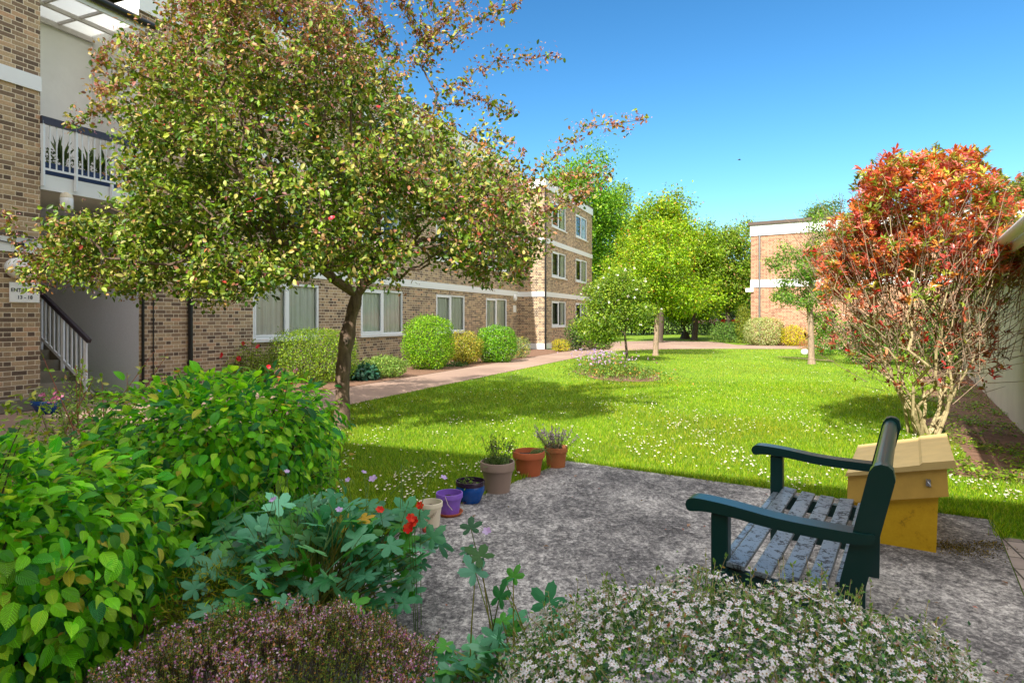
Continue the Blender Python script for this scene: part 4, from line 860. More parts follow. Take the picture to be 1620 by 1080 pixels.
pp, oo = shell(150, g2c, (.33, .3, .17), 2.3, .6, .25, 3., zmin=-.3); pp = np.vstack([pp, [P(x, y, Y) for x, y, Y in ((745, 835, 2.5), (760, 880, 2.4), (742, 870, 2.45), (800, 920, 2.3), (812, 912, 2.3), (752, 905, 2.35), (865, 955, 2.1), (838, 985, 2.05), (790, 945, 2.2))]]); geranium(g2, pp, .075, GC+[((110, 160, 60), 2)], g2c)
# heather
def heather(label, c, h, n, name='heather'):
    c = np.asarray(c, float); root = thing(name, label, 'heather', tuple(c)); pos, out = shell(n, c, h, 2.2, .25, .2, 3.2, zmin=-.1)
    d = nrm(out+np.array([0, 0, .9])+rdir(len(pos))*.5); L_ = rng.uniform(.035, .075, len(pos)); b0 = pos-d*L_[:, None]; s = Soup()
    sticks(s, b0-d*.05, pos, .0012, .0008, 3); s.build('stem', M['bark_dark'], root)
    f = Soup(); i = np.repeat(np.arange(len(pos)), 20); t = rng.random((len(i), 1)); leaves(f, b0[i]+d[i]*L_[i][:, None]*t*1.1, rdir(len(i))+d[i]*.8, rdir(len(i)), rng.uniform(.007, .013, len(i)), .0032, pal(len(i), [((110, 142, 52), 3), ((154, 164, 66), 2.4), ((76, 104, 46), 2), ((196, 146, 76), 1.2)], .2)); f.build('leaf', M['leaf'], root)
    b = Soup(); kk = lumpy(pos, 4.) > rng.uniform(-.75, .55, len(pos)); i = np.repeat(np.where(kk)[0], 5); t = .35+.7*rng.random((len(i), 1)); q = b0[i]+d[i]*L_[i][:, None]*t+rdir(len(i))*.004
    for w in range(2): leaves(b, q, rdir(len(i)), rdir(len(i)), rng.uniform(.007, .011, len(i)), .0072, pal(len(i), [((214, 150, 204), 4), ((238, 200, 230), 3.4), ((160, 96, 150), 1.3), ((216, 150, 110), 2.4), ((244, 226, 232), 1.4)], .15))
    b.build('flower_bell', M['petal'], root)
heather('purple flowering heather mound in front of the left hornbeam', (-.78, 2.02, -.02), (.54, .44, .22), 3400)
heather('low purple heather patch below the geranium beside the grey rock', (-.25, 1.82, -.02), (.3, .34, .15), 1500)
# white flowered cotoneaster mound
cc_ = np.array([.6, 1.6, -.02]); cot = thing('cotoneaster', 'dense low shrub covered in tiny white flowers in front of the bench', 'shrub', tuple(cc_)); ch = (.67, .5, .345)
pos, out = shell(21000, cc_, ch, 2.3, .3, .13, 2.4, zmin=-.25); sp = Soup(); lz = rng.uniform(.011, .02, len(pos))
leaves(sp, pos, out*.5+rdir(len(pos))+np.array([0, 0, .2]), out+rdir(len(pos))*.6, lz, lz*.5, pal(len(pos), [((70, 118, 50), 4), ((104, 146, 60), 3), ((54, 98, 64), 3), ((150, 176, 84), 1.8), ((170, 104, 60), .3)], .2), T_DIA); sp.build('foliage', M['leaf_gloss'], cot)
s = Soup(); k = 520; p0, o0 = shell(k, cc_, [x*.93 for x in ch], 2.3, .1, .13, 2.4, zmin=-.1); d = nrm(o0+np.array([0, 0, .6])+rdir(len(p0))*.7); L_ = rng.uniform(.06, .15, len(p0))[:, None]; sticks(s, p0, p0+d*L_, .0015, .0008, 3); s.build('twig', M['twig'], cot)
s = Soup(); i = np.repeat(np.arange(len(p0)), 11); t = rng.random((len(i), 1)); lz = rng.uniform(.01, .018, len(i)); leaves(s, p0[i]+d[i]*L_[i]*t, rdir(len(i))+d[i], rdir(len(i))+np.array([0, 0, .6]), lz, lz*.5, pal(len(i), [((130, 156, 70), 3), ((100, 136, 60), 3), ((160, 120, 70), .5)], .18)); s.build('shoot_leaf', M['leaf'], cot)
pf, of = shell(9000, cc_, [x*1.01 for x in ch], 2.3, .07, .13, 2.4, zmin=-.1, spike=False); kp = lumpy(pf, 6., .4)+.4*lumpy(pf, 15., 2.) > rng.uniform(-.75, .55, len(pf)); pf, of = pf[kp], of[kp]
f = Soup(); k = len(pf); fn = nrm(of+rdir(k)*.5); t1 = nrm(np.cross(fn, rdir(k))); t2 = np.cross(fn, t1); rr = rng.uniform(.006, .0098, k)
TP = (np.array([(0, 0, 0), (.4, .4, .03), (.9, .32, .02), (1, 0, 0), (.9, -.32, .02), (.4, -.4, .03)]), [[0, 1, 2, 3], [0, 3, 4, 5]])
for w in range(5): a = w*2*math.pi/5; leaves(f, pf, t1*math.cos(a)+t2*math.sin(a)+fn*.12, fn, rr, rr*.85, pal(k, [((236, 234, 244), 5), ((240, 222, 232), 1)], .05), TP)
f.build('flower', M['petal'], cot)
b = Soup(); k = 1500; pb, ob_ = shell(k, cc_, [x*1.0 for x in ch], 2.3, .08, .13, 2.4, zmin=-.1, spike=False)
for w in range(3): leaves(b, pb, rdir(len(pb)), rdir(len(pb)), .0062, .0055, pal(len(pb), [((226, 190, 196), 2), ((200, 130, 130), 1), ((240, 226, 230), 2)], .1))
leaves(b, pf+fn*.002-t1*.002, t1, fn, .005, .005, pal(len(pf), [((176, 150, 110), 1)], .15)); b.build('flower_bud', M['petal'], cot)
def rock(label, c, r, sq=.7):
    c = np.asarray(c, float); root = thing('rock', label, 'rock', tuple(c)); s = Soup(); d = rdir(1); u = np.linspace(0, math.pi, 9); k = 14; a = np.arange(k)*2*math.pi/k
    V = np.array([(math.sin(x)*math.cos(t), math.sin(x)*math.sin(t), math.cos(x)*sq) for x in u for t in a])*r; V *= (1+.22*lumpy(V, 2/r, c[0]))[:, None]
    s.add(V+c+np.array([0, 0, r*sq*.6]), [[i*k+j, (i+1)*k+j, (i+1)*k+(j+1) % k, i*k+(j+1) % k] for i in range(8) for j in range(k)]); s.build('boulder', M['rock'], root, smooth=True)
rock('small grey rock among the heather at the bottom of the bed', (-.46, 1.6, .05), .085)
shrub('golden_conifer', 'feathery golden green conifer low between the two hornbeams', 'shrub', (-1.26, 2.62, -.01), (.2, .2, .2), 2600, .035, [((150, 156, 40), 3), ((120, 136, 36), 3), ((176, 170, 60), 1)], asp=.16, depth=.6, droop=-.2, spread=.5, stems=6)

# ------------------------------------------------------------------ crab apple in front of the long block
cb_ = G(540, 676); cb_[2] = -.02; YC = 8.15
trunk = [cb_, P(542, 615, YC), P(544, 565, YC+.02), P(550, 525, YC), P(558, 495, YC), P(564, 466, YC)]
POLY = [(50, 450), (85, 385), (130, 345), (195, 305), (222, 250), (225, 150), (245, 70), (290, 0), (340, -50), (400, -75), (450, -60), (530, 15), (600, 90), (660, 175), (760, 235), (835, 275), (850, 340), (870, 395), (835, 440), (770, 440), (700, 425), (645, 452), (560, 425), (500, 425), (430, 458), (330, 480), (260, 455), (190, 462), (110, 440)]
def inpoly(p, poly):
    x, y = p[:, 0], p[:, 1]; c = np.zeros(len(p), bool); n = len(poly)
    for i in range(n):
        (x1, y1), (x2, y2) = poly[i], poly[(i+1) % n]
        c ^= ((y1 > y) != (y2 > y)) & (x < (x2-x1)*(y-y1)/(y2-y1+1e-9)+x1)
    return c
q = np.c_[rng.uniform(30, 880, 9000), rng.uniform(-100, 490, 9000)]; q = q[inpoly(q, POLY)][:1400]
dep = 2.0*np.sqrt(np.clip(1-((q[:, 0]-455)/470)**2*.75-((q[:, 1]-200)/330)**2*.45, .08, 1)); Yq = YC+dep*rng.uniform(-1, 1, len(q))*.95
sc = YC/Yq                                # keep each point's true height and breadth when it lies nearer or farther
YM = YC*.3+Yq*.7; wx = (q[:, 0]-CX)/F*YM; wz = CAMH+(HY-q[:, 1])/F*YM
at = np.c_[wx, Yq, np.maximum(wz, 1.35+.2*np.abs(rng.normal(0, 1, len(q))))]
lead = []
def path_(pts, Y0, Y1, m_):
    pts = np.array(pts, float); t = np.linspace(0, len(pts)-1, m_); i = np.minimum(t.astype(int), len(pts)-2); f_ = (t-i)[:, None]; xy_ = pts[i]*(1-f_)+pts[i+1]*f_; Ys = np.linspace(Y0, Y1, m_)
    return [P(a[0], a[1], y) for a, y in zip(xy_, Ys)]
for pts, dy in (([(672, 240), (674, 120), (676, 0), (678, -80)], 0), ([(690, 150), (740, 128), (800, 96), (888, 92)], .3), ([(680, 90), (740, 40), (820, 5)], -.3), ([(672, 170), (760, 158), (812, 182)], .5), ([(668, 110), (610, 50), (575, -10)], .2), ([(676, 60), (720, 20), (760, -40)], .4), ([(668, 60), (640, 10), (610, -40)], -.4), ([(672, 190), (720, 200), (790, 215), (830, 240)], -.2),
                ([(835, 285), (890, 235), (940, 200), (1022, 190)], .4), ([(840, 310), (905, 275), (968, 282)], 0), ([(845, 340), (900, 320), (930, 300)], -.5), ([(200, 175), (160, 170), (108, 200)], .2), ([(215, 60), (170, 75), (145, 110)], -.4), ([(215, 120), (180, 140), (150, 140)], .5), ([(80, 400), (40, 430), (8, 330)], -.3), ([(640, 120), (600, 60), (560, 20), (520, -40)], .6), ([(600, 60), (560, -20), (520, -90)], -.6), ([(420, -60), (440, -120)], 0)):
    lead += path_(pts, YC, YC+dy, 7)
lead = np.array(lead); NL = len(lead)
ctree = thing('crab_apple_tree', 'spreading crab apple tree with bronze green leaves on the left of the lawn', 'tree', tuple(cb_))
X, PAR, cnt, rad, nt0 = grow(trunk, np.vstack([at, lead]), .33, .0052, .062, ex=.47, start=4, wob=.1)
s = Soup(); tq = np.array(trunk); tt = np.linspace(0, 5, 40); tc = np.stack([np.interp(tt, np.arange(6), tq[:, j]) for j in range(3)], 1); tc[3:-3] = sum(tc[3+o_:37+o_] for o_ in range(-3, 4))/7; ang = np.linspace(0, 1, 40); tr_ = .094*(1-.2*ang)+.02*np.exp(-ang*22)+.018*np.exp(-((ang-.52)/.07)**2)+.012*np.sin(ang*23)*.5
k = 18; a = np.arange(k)*2*math.pi/k; V = []
for i, p_ in enumerate(tc): V.append(np.c_[p_[0]+np.cos(a)*tr_[i]*(1+.07*np.sin(a*3+i*.35)+.05*np.sin(a*7+i*.9)+rng.normal(0, .015, k)), p_[1]+np.sin(a)*tr_[i]*(1+.07*np.sin(a*3+i*.35)+.05*np.sin(a*7+i*.9)), np.full(k, p_[2])])
s.add(np.concatenate(V), [[i*k+j, i*k+(j+1) % k, (i+1)*k+(j+1) % k, (i+1)*k+j] for i in range(39) for j in range(k)]); s.build('trunk', M['bark'], ctree, smooth=True)
q = Soup(); kn = P(548, 540, YC-.1); q.lathe([(.012, .012), (.03, .016), (.042, .004), (.048, -.012)], (0, 0, 0), 14); v = q.V[0]; q.V[0] = np.c_[v[:, 0]*.8, -v[:, 2], v[:, 1]*1.3]+kn; q.build('knot', M['bark_dark'], ctree, smooth=True)
s = Soup(); wood(s, X, PAR, rad, nt0); s.build('branch', M['bark'], ctree)
tip = np.where(cnt[nt0:] <= 5)[0]+nt0
islead = np.zeros(len(X), bool)
from_lead = {tuple(np.round(p, 5)) for p in lead}
for i in range(len(X)): islead[i] = tuple(np.round(X[i], 5)) in from_lead
per = np.where(islead[tip], 24, 36); pi = np.repeat(tip, per); f = rng.random(len(pi))[:, None]
pos = X[PAR[pi]]*(1-f)+X[pi]*f+np.clip(rng.normal(0, 1, (len(pi), 3)), -1.7, 1.7)*np.where(islead[pi], .03, .1)[:, None]
hole = (lumpy(pos, 2.6, .7)+.6*lumpy(pos, 6., 2.) > -.52+.12*rng.normal(0, 1, len(pos))) | islead[pi]; pos = pos[hole]; pi = pi[hole]
cen = np.array([-3., YC, 3.1]); out = nrm((pos-cen)/np.array([3.2, 2.3, 2.]))
rel = np.linalg.norm((pos-cen)/np.array([3.4, 2.4, 2.3]), axis=1); young = np.clip((rel-.62)*1.5+(pos[:, 2]-3.2)*.16+islead[pi]*.6+rng.normal(0, .22, len(pos)), 0, 1)
cg = pal(len(pos), [((112, 140, 30), 4), ((144, 160, 50), 3), ((72, 104, 28), 3.4), ((176, 172, 90), 2)], .22); cbz = pal(len(pos), [((166, 116, 76), 3), ((176, 146, 84), 3), ((150, 98, 86), 3), ((186, 120, 64), .4), ((190, 76, 54), .12)], .2)
pick = rng.random(len(pos)) < young*.72; cl = np.where(pick[:, None], cbz, cg)
lz = np.where(pick, .8, 1.)*rng.uniform(.046, .09, len(pos)); s = Soup(); leaves(s, pos, out*.3+rdir(len(pos))*.9+np.array([0, 0, -.25]), out*.4+np.array([0, 0, .6])+rdir(len(pos))*.8, lz, lz*.58, cl, T_LEAF); s.build('crown', M['crab_leaf'], ctree)
s = Soup(); k = 24000; ii = rng.choice(len(pos), k, p=(.15+young)/(.15+young).sum()); q = pos[ii]+rdir(k)*.05
for w in range(2): leaves(s, q, rdir(k)+np.array([0, 0, .3]), rdir(k), rng.uniform(.018, .034, k), .009, pal(k, [((206, 160, 176), 4), ((190, 130, 156), 3), ((230, 200, 206), 2), ((170, 90, 96), 1)], .14))
s.build('bud', M['petal'], ctree)
flowers(np.array([P(730, 312, 6.4), P(765, 325, 6.6), P(845, 355, 7.6), P(395, 335, 6.0), P(525, 345, 6.2), P(590, 240, 6.6), P(410, 315, 6.2), P(600, 170, 6.9), P(660, 400, 6.9), P(500, 30, 7.), P(520, 75, 7.)]), .032, [((216, 60, 80), 2), ((226, 130, 140), 1), ((200, 50, 40), 1)], 'flower', ctree, 6)

# ------------------------------------------------------------------ red photinia by the bungalow
pb_ = G(1462, 688); pb_[2] = -.015; YP = pb_[1]
PP = [(1285, 440), (1300, 380), (1340, 335), (1375, 305), (1372, 262), (1420, 250), (1470, 238), (1530, 242), (1560, 262), (1600, 300), (1612, 380), (1610, 470), (1590, 530), (1560, 590), (1500, 600), (1380, 590), (1310, 530)]
q = np.c_[rng.uniform(1280, 1620, 3000), rng.uniform(235, 600, 3000)]; q[:, 0] = 1455+(q[:, 0]-1455)*np.where(q[:, 1] < 400, .93, 1.02); q[:, 1] += 12*(q[:, 1] < 420)
q = q[inpoly(q, PP)][:640]
low = np.clip((q[:, 1]-360)/180, 0, 1); q = q[rng.random(len(q)) > low*.35]
dep = .85*np.sqrt(np.clip(1-((q[:, 0]-1455)/200)**2*.8, .1, 1)); Yp = YP+dep*rng.uniform(-1, 1, len(q)); at = np.c_[(q[:, 0]-CX)/F*Yp, Yp, CAMH+(HY-q[:, 1])/F*Yp]
ph = thing('photinia', 'tall red leaved shrub with many bare pale stems beside the white bungalow', 'shrub', tuple(pb_))
stm = Soup(); Xs = []; tips = []; lowtips = []
groups = np.array_split(at[np.argsort(np.arctan2(at[:, 1]-YP, at[:, 0]-pb_[0])+rng.normal(0, .12, len(at)))], 12)
for gi, ga in enumerate(groups):
    a = math.atan2(*(ga.mean(0)-pb_)[[1, 0]]); b0 = pb_+np.array([math.cos(a)*rng.uniform(.04, .2), math.sin(a)*rng.uniform(.04, .2), 0]); md = ga.mean(0); t1_ = b0+(md-b0)*np.array([.42, .42, .3])
    X, PAR, cnt, rad, n0 = grow([b0, b0*.5+t1_*.5+rng.normal(0, .05, 3), t1_], ga, .62, 0.003, .017, ex=.5, start=1, wob=.07)
    stm.tube(np.array([b0, X[1], X[2]]), [.022, .018, .015], 7); wood(stm, X, PAR, rad, n0); Xs.append((X, PAR, cnt, n0))
    e_ = np.where(cnt[n0:] <= 1)[0]+n0; tips.append(np.c_[X[e_], nrm(X[e_]-X[PAR[e_]])])
k = 1500; b0 = at[rng.choice(len(at), k)]+rng.normal(0, .15, (k, 3)); b0 = b0[b0[:, 2] < 2.35]; k = len(b0); d = nrm(b0-pb_+rdir(k)*.9); stm_l = rng.uniform(.2, .7, k)[:, None]; stn = Soup(); sticks(stn, b0-d*stm_l*.4, b0+d*stm_l, .0046, .002, 4); stn.build('twig', M['bark_pale'], ph)
stm.build('stem', M['twig'], ph)
tips = np.vstack(tips); tp, td = tips[:, :3], tips[:, 3:]
s = Soup(); upm = tp[:, 2] > 1.95+.25*rng.normal(0, 1, len(tp))
def whorls(tp, td, shoots, per, size, colours, spread):
    i = np.repeat(np.arange(len(tp)), shoots); sp0 = tp[i]+np.clip(rng.normal(0, spread, (len(i), 3)), -1.4*spread, 1.4*spread); sd = nrm(td[i]+rdir(len(i))*.7+np.array([0, 0, .6])); j = np.repeat(np.arange(len(i)), per); b1 = rdir(len(j)); ra = nrm(np.cross(sd[j], b1)); L_ = size*rng.uniform(.6, 1.15, len(j)); el = rng.uniform(.1, 1.1, len(j))[:, None]
    shade_ = pal(len(i), colours, .16)[j]*(1+rng.normal(0, .12, (len(j), 1)))
    leaves(s, sp0[j]-sd[j]*rng.uniform(0, .07, (len(j), 1)), ra+sd[j]*el, sd[j]+rdir(len(j))*.3, L_, L_*.34, np.clip(shade_, .003, .9), T_LEAF)
whorls(tp[upm], td[upm], 9, 8, .085, [((200, 92, 56), 4), ((214, 120, 60), 3.4), ((180, 74, 62), 3), ((220, 156, 70), 1.6), ((124, 142, 44), 4.4), ((176, 170, 64), 2.2), ((216, 136, 120), 1.6)], .1)
whorls(tp[~upm], td[~upm], 2, 5, .085, [((150, 72, 50), 3), ((176, 96, 66), 3), ((200, 130, 100), 1.6), ((186, 50, 44), 1.5), ((126, 140, 40), 1.6), ((110, 70, 46), 2)], .16)
s.build('crown', M['leaf_gloss'], ph)

# ------------------------------------------------------------------ trees and shrubs of the garden
YG = [((126, 160, 14), 4), ((156, 186, 26), 4), ((94, 132, 14), 3), ((180, 190, 50), 1.5)]
def at_(px, Y): return np.array([(px-CX)/F*Y, Y, -.02])
def zz(py, Y): return CAMH+(HY-py)/F*Y
b = at_(1037, 24.1)
tree('field_maple', 'yellow green maple with a pale straight trunk in the middle of the lawn end', b, [b, b+[.03, 0, .8], b+[.06, 0, 1.6], b+[.05, 0, 2.4]], [(b[0]-.4, 24.1, 3.2, 1.6, 1.6, 1.2), (b[0]+.6, 24.3, 2.6, 1.5, 1.5, .9), (b[0]+.2, 24, 4.2, 1.3, 1.3, .9), (b[0]-1.3, 24.1, 2.5, 1.1, 1.1, .7), (b[0]+1.6, 24.4, 2.2, .9, 1.1, .6)], 230, 62, .105, YG+[((190, 140, 60), .35)], r0=.11, bark='bark_pale', spread=.24)
b = at_(993, 20.6)
tree('rose_tree', 'bushy rose tree dotted with white roses growing in the island bed', b, [b, b+[-.05, 0, .5], b+[-.1, 0, .95]], [(b[0]-.55, 20.6, 1.9, .95, 1.0, .95), (b[0]-1.0, 20.6, 1.3, .8, .9, .7), (b[0]-.2, 20.6, 2.6, .7, .7, .5), (b[0]+.25, 20.6, 1.8, .6, .8, .7)], 150, 60, .085, [((116, 146, 34), 4), ((146, 168, 50), 3), ((84, 116, 30), 3)], r0=.05, spread=.17, flowers=(70, .06, [((244, 240, 238), 3), ((240, 220, 220), 1)]))
b = at_(1284, 19.6)
tree('young_tree', 'slim young tree with sparse green foliage left of the red shrub', b, [b, b+[-.02, 0, .9], b+[-.06, 0, 1.8], b+[0, 0, 2.8], b+[.1, 0, 4.0]], [(b[0]-.7, 19.6, 3.0, .8, .9, .5), (b[0]-.5, 19.6, 2.2, .8, .8, .5), (b[0]+.2, 19.6, 3.9, .45, .5, 1.0), (b[0]+.4, 19.7, 2.6, .7, .7, .8), (b[0]-1.1, 19.6, 3.5, .45, .6, .35), (b[0]+.5, 19.7, 1.2, .45, .5, .5)], 120, 40, .085, [((110, 148, 44), 4), ((84, 124, 40), 3), ((140, 166, 60), 2)], r0=.1, bark='bark_pale', spread=.12, start=2)
fg = 'tall trees beyond the end of the lawn'
def ftree(label, px, Y, top, bottom, halfpx, na, nl, size, colours, extra=(), name='broadleaf_tree', jit=.22):
    b = at_(px, Y); zt, zb, hw = zz(top, Y), max(zz(bottom, Y), .6), halfpx/F*Y; zc = (zt+zb)/2; hz = (zt-zb)/2
    bl = [(b[0], Y, zc, hw*.8, hw*.8, hz*.8)]
    for i in range(9):
        a = i*2.4; fz = (i/8-.5)*1.5; bl.append((b[0]+math.cos(a)*hw*.6*(1-abs(fz)*.35), Y+math.sin(a)*hw*.55, zc+fz*hz, hw*.42, hw*.42, hz*.3))
    bl += [(b[0]+dx*hw, Y, zc+dz*hz, w_*hw, w_*hw, h_*hz) for dx, dz, w_, h_ in extra]
    tree(name, label, b, [b, b+[.1, 0, zb*.6], b+[0, 0, zb+.25*hz], b+[0, 0, zc]], bl, na, nl, size, colours, r0=.06+.02*zt, group=fg, spread=.09*hw+.15, start=2, jit=jit)
ftree('tall green tree rising behind the projecting brick bay', 905, 47, 232, 470, 78, 300, 58, .22, [((110, 158, 26), 4), ((80, 126, 20), 4), ((146, 182, 44), 3)], ((.5, .1, .4, .5), (.9, -.2, .35, .5)))
ftree('bright yellow green tree directly behind the lawn maple', 1042, 37, 298, 480, 68, 300, 58, .18, [((126, 160, 18), 4), ((160, 182, 34), 3), ((94, 130, 16), 3), ((190, 140, 56), .5)], ((-.6, -.3, .4, .4), (.6, .1, .35, .3)))
ftree('green tree left of the orange brick block', 1150, 48, 352, 500, 62, 300, 62, .2, [((122, 152, 30), 4), ((92, 124, 24), 4), ((156, 172, 50), 2), ((150, 120, 70), .8)], ((-.4, .2, .4, .4),))
ftree('pale green tree between the bay and the yellow green tree', 968, 52, 285, 490, 42, 220, 58, .22, [((126, 160, 50), 4), ((150, 176, 66), 3), ((96, 130, 40), 2)])
ftree('yellowish tree top showing above the bungalow roof', 1632, 30, 268, 400, 48, 200, 50, .16, [((130, 142, 50), 4), ((160, 160, 70), 2), ((96, 110, 36), 3)])
ftree('low leafy tree peeping over the roof of the orange brick block', 1300, 58, 318, 420, 40, 120, 50, .2, [((110, 130, 44), 3), ((84, 104, 34), 2)])
ftree('low bright tree between the lawn maple and the orange brick block', 1098, 41, 352, 505, 44, 220, 58, .17, [((126, 158, 24), 4), ((156, 180, 40), 3), ((96, 128, 20), 3)], ((-.5, -.2, .4, .5),))
b = at_(1084, 43.5)
tree('multi_stem_bush', 'spreading bush with several bare stems on the grass beyond the far path', b, [b, b+[0, 0, .5]], [(b[0]+.6, 43.5, 2.3, 2.0, 1.6, 1.0), (b[0]-.8, 43.5, 2.1, 1.2, 1.2, .9)], 130, 60, .15, YG, r0=.3, spread=.3, cat='bush', rtip=.012)
hd = Soup(); hr = thing('boundary_hedge', 'dark overgrown hedge closing the far end of the garden', 'hedge', (8.0, 56, -.02)); k = 36000
q = np.c_[rng.uniform(-4, 24, k), 56+rng.normal(0, .9, k)+0, rng.random(k)**.8*5.6]; q[:, 2] *= (.85+.2*lumpy(q*np.array([1, 0, 0]), .55, 1.)); lz = rng.uniform(.16, .3, k); leaves(hd, q, rdir(k)+np.array([0, 0, -.2]), np.array([0, -.6, .5])+rdir(k)*.8, lz, lz*.6, pal(k, [((52, 76, 28), 4), ((74, 96, 36), 3), ((40, 58, 26), 3)], .22)); hd.build('foliage', M['leaf'], hr)
s = Soup(); k = 60; x = np.linspace(-4, 24, k)+rng.normal(0, .15, k); sticks(s, np.c_[x, np.full(k, 56.), np.full(k, -.02)], np.c_[x+rng.normal(0, .4, k), np.full(k, 56.), np.full(k, 3.2)], .07, .02, 6); s.build('stem', M['bark_dark'], hr)
for lab, px, cols in (('clump of bright red flowers under the dark hedge at the far end', 1153, [((226, 30, 40), 1)]), ('clump of pink and white flowers left of the red ones under the far hedge', 1116, [((230, 200, 216), 2), ((200, 60, 150), 1)])):
    b = at_(px, 53.5); rt_ = thing('rhododendron', lab, 'flowering shrub', tuple(b)); s = Soup(); k = 900; q = b+np.c_[rng.uniform(-.8, .8, k), rng.normal(0, .3, k), rng.random(k)*1.25]; leaves(s, q, rdir(k), rdir(k), .16, .07, pal(k, [((50, 80, 36), 1), ((70, 100, 40), 1)])); s.build('foliage', M['leaf'], rt_)
    k = 300; q = b+np.c_[np.where(rng.random(k) < .55, -.45, .5)+rng.normal(0, .16, k), rng.uniform(-.6, -.3, k), 1.2+rng.normal(0, .07, k)]; s = Soup(); leaves(s, q, rdir(k), rdir(k), .12, .1, pal(k, cols, .1)); s.build('blossom', M['petal'], rt_)

# clipped shrubs along the long block
PRV = [((124, 156, 26), 4), ((150, 176, 40), 4), ((96, 128, 24), 3), ((70, 100, 24), 1.5)]
hs_ = 'shrubs in the bed under the windows'
def bedshrub(name, label, px, Y, top, halfpx, hy, n, size, colours, **kw):
    c = at_(px, Y); c[2] = -.01; hw = halfpx/F*Y; hz = (zz(top, Y)+.01)/2
    return shrub(name, label, kw.pop('cat', 'shrub'), c, (hw, hy, hz), n, size, colours, group=hs_, **kw)
bedshrub('rose_bush', 'loose rose bush with three red roses at the brick corner', 385, 13.9, 552, 62, .6, 4600, .05, [((130, 158, 34), 4), ((170, 184, 90), 3), ((92, 116, 34), 3)], power=2.1, lump=.25, depth=.6, asp=.5)
rr_ = [o for o in bpy.data.objects if o.name.startswith('rose_bush')][0]
flowers(np.array([P(385, 543, 13.5), P(408, 548, 13.5), P(378, 567, 13.3), P(350, 562, 13.3), P(425, 580, 13.2)]), .06, [((214, 40, 50), 3), ((226, 90, 100), 1)], 'rose_bloom', rr_, 7, (0, -1, .3))
s = Soup(); q = np.array([P(385, 543, 13.5), P(408, 548, 13.5), P(398, 535, 13.6)]); sticks(s, q-np.array([0, 0, .5]), q, .006, .004, 5); k = 130; i = rng.integers(0, 3, k); qq = q[i]-np.c_[rng.normal(0, .06, (k, 2)), rng.random(k)*.45]; leaves(s, qq, rdir(k), rdir(k), .05, .028, pal(k, PRV)); s.build('flowering_shoot', M['leaf'], rr_)
bedshrub('privet_hedge', 'wide clipped yellow green hedge block left of the crab apple trunk', 497, 14.1, 521, 66, .7, 15000, .044, PRV, power=3.6, depth=.42, lump=.09, cat='hedge')
c, z, r = pot('plant_pot', 'terracotta pot standing in front of the wide clipped hedge', 452, 617, .16, .12, .28, 'terra', .04, group='plant pots by the building', z0=-.01)
p_ = plant('pelargonium', 'small pink flowered plant in the terracotta pot by the clipped hedge', c, z); sprigs(p_, c, c[2]+z, .14, 30, .2, [((130, 90, 50), 2), ((110, 140, 60), 2)], [((220, 130, 190), 2), ((200, 100, 60), 1)], .5, .02)
bedshrub('low_shrub', 'low loose pale green shrub against the brick under the second window', 607, 15.2, 563, 38, .55, 4200, .055, [((130, 160, 70), 4), ((100, 136, 50), 3), ((160, 180, 90), 2)], power=2.1, lump=.25, depth=.5)
bedshrub('hosta', 'dark blue green hosta just right of the crab apple trunk', 572, 14.5, 578, 26, .35, 420, .13, [((50, 96, 76), 3), ((40, 80, 56), 2), ((70, 116, 90), 1)], T=T_LEAF, asp=.6, power=2., depth=.5, spread=.4, stems=6)
bedshrub('dome_shrub', 'tall clipped dome shrub between the second and third windows', 678, 17.7, 499, 39, .75, 15000, .05, [((116, 164, 14), 4), ((150, 190, 30), 4), ((80, 128, 14), 3)], power=2.7, depth=.4, lump=.13)
bedshrub('golden_shrub', 'loose golden shrub right of the tall clipped dome', 735, 19.6, 524, 28, .6, 5200, .06, [((176, 164, 50), 4), ((140, 150, 40), 3), ((196, 180, 90), 1), ((104, 120, 30), 2)], power=2.2, lump=.2, depth=.5)
bedshrub('clipped_shrub', 'glossy green clipped block shrub under the fourth window', 785, 20.6, 516, 31, .65, 11000, .055, [((100, 156, 14), 4), ((136, 184, 34), 3), ((66, 116, 14), 3)], power=3.2, depth=.4, lump=.1, mat='leaf_gloss')
bedshrub('variegated_shrub', 'small variegated shrub at the inner corner of the brick bay', 823, 22.6, 532, 16, .45, 1600, .05, [((120, 156, 80), 3), ((180, 190, 120), 2), ((196, 180, 60), 1.5), ((80, 120, 50), 2)], power=2.2, lump=.2, depth=.5)
bedshrub('yellow_shrub', 'small bright yellow shrub in front of the brick bay', 887, 27.0, 536, 14, .5, 1300, .055, [((196, 184, 40), 3), ((150, 160, 30), 2)], power=2.2, lump=.2, depth=.5)
bedshrub('wall_shrub', 'dark leafy shrub under the ground floor window of the bay', 914, 28.0, 502, 21, .5, 2200, .09, [((80, 112, 40), 3), ((56, 84, 40), 3), ((120, 140, 70), 1)], power=2.2, lump=.25, depth=.6)
bedshrub('lavender_clump', 'low grey green clump by the path near the far end of the bay', 948, 28.8, 538, 22, .5, 1500, .07, [((120, 130, 80), 3), ((150, 110, 100), 1), ((90, 110, 60), 2)], power=2.1, lump=.2, depth=.5)
bedshrub('ivy_patch', 'dark green ivy patch at the foot of the tall clipped dome', 716, 18.6, 572, 24, .4, 900, .05, [((50, 84, 34), 3), ((76, 110, 44), 2)], power=2.1, lump=.2, depth=.5, stems=4)
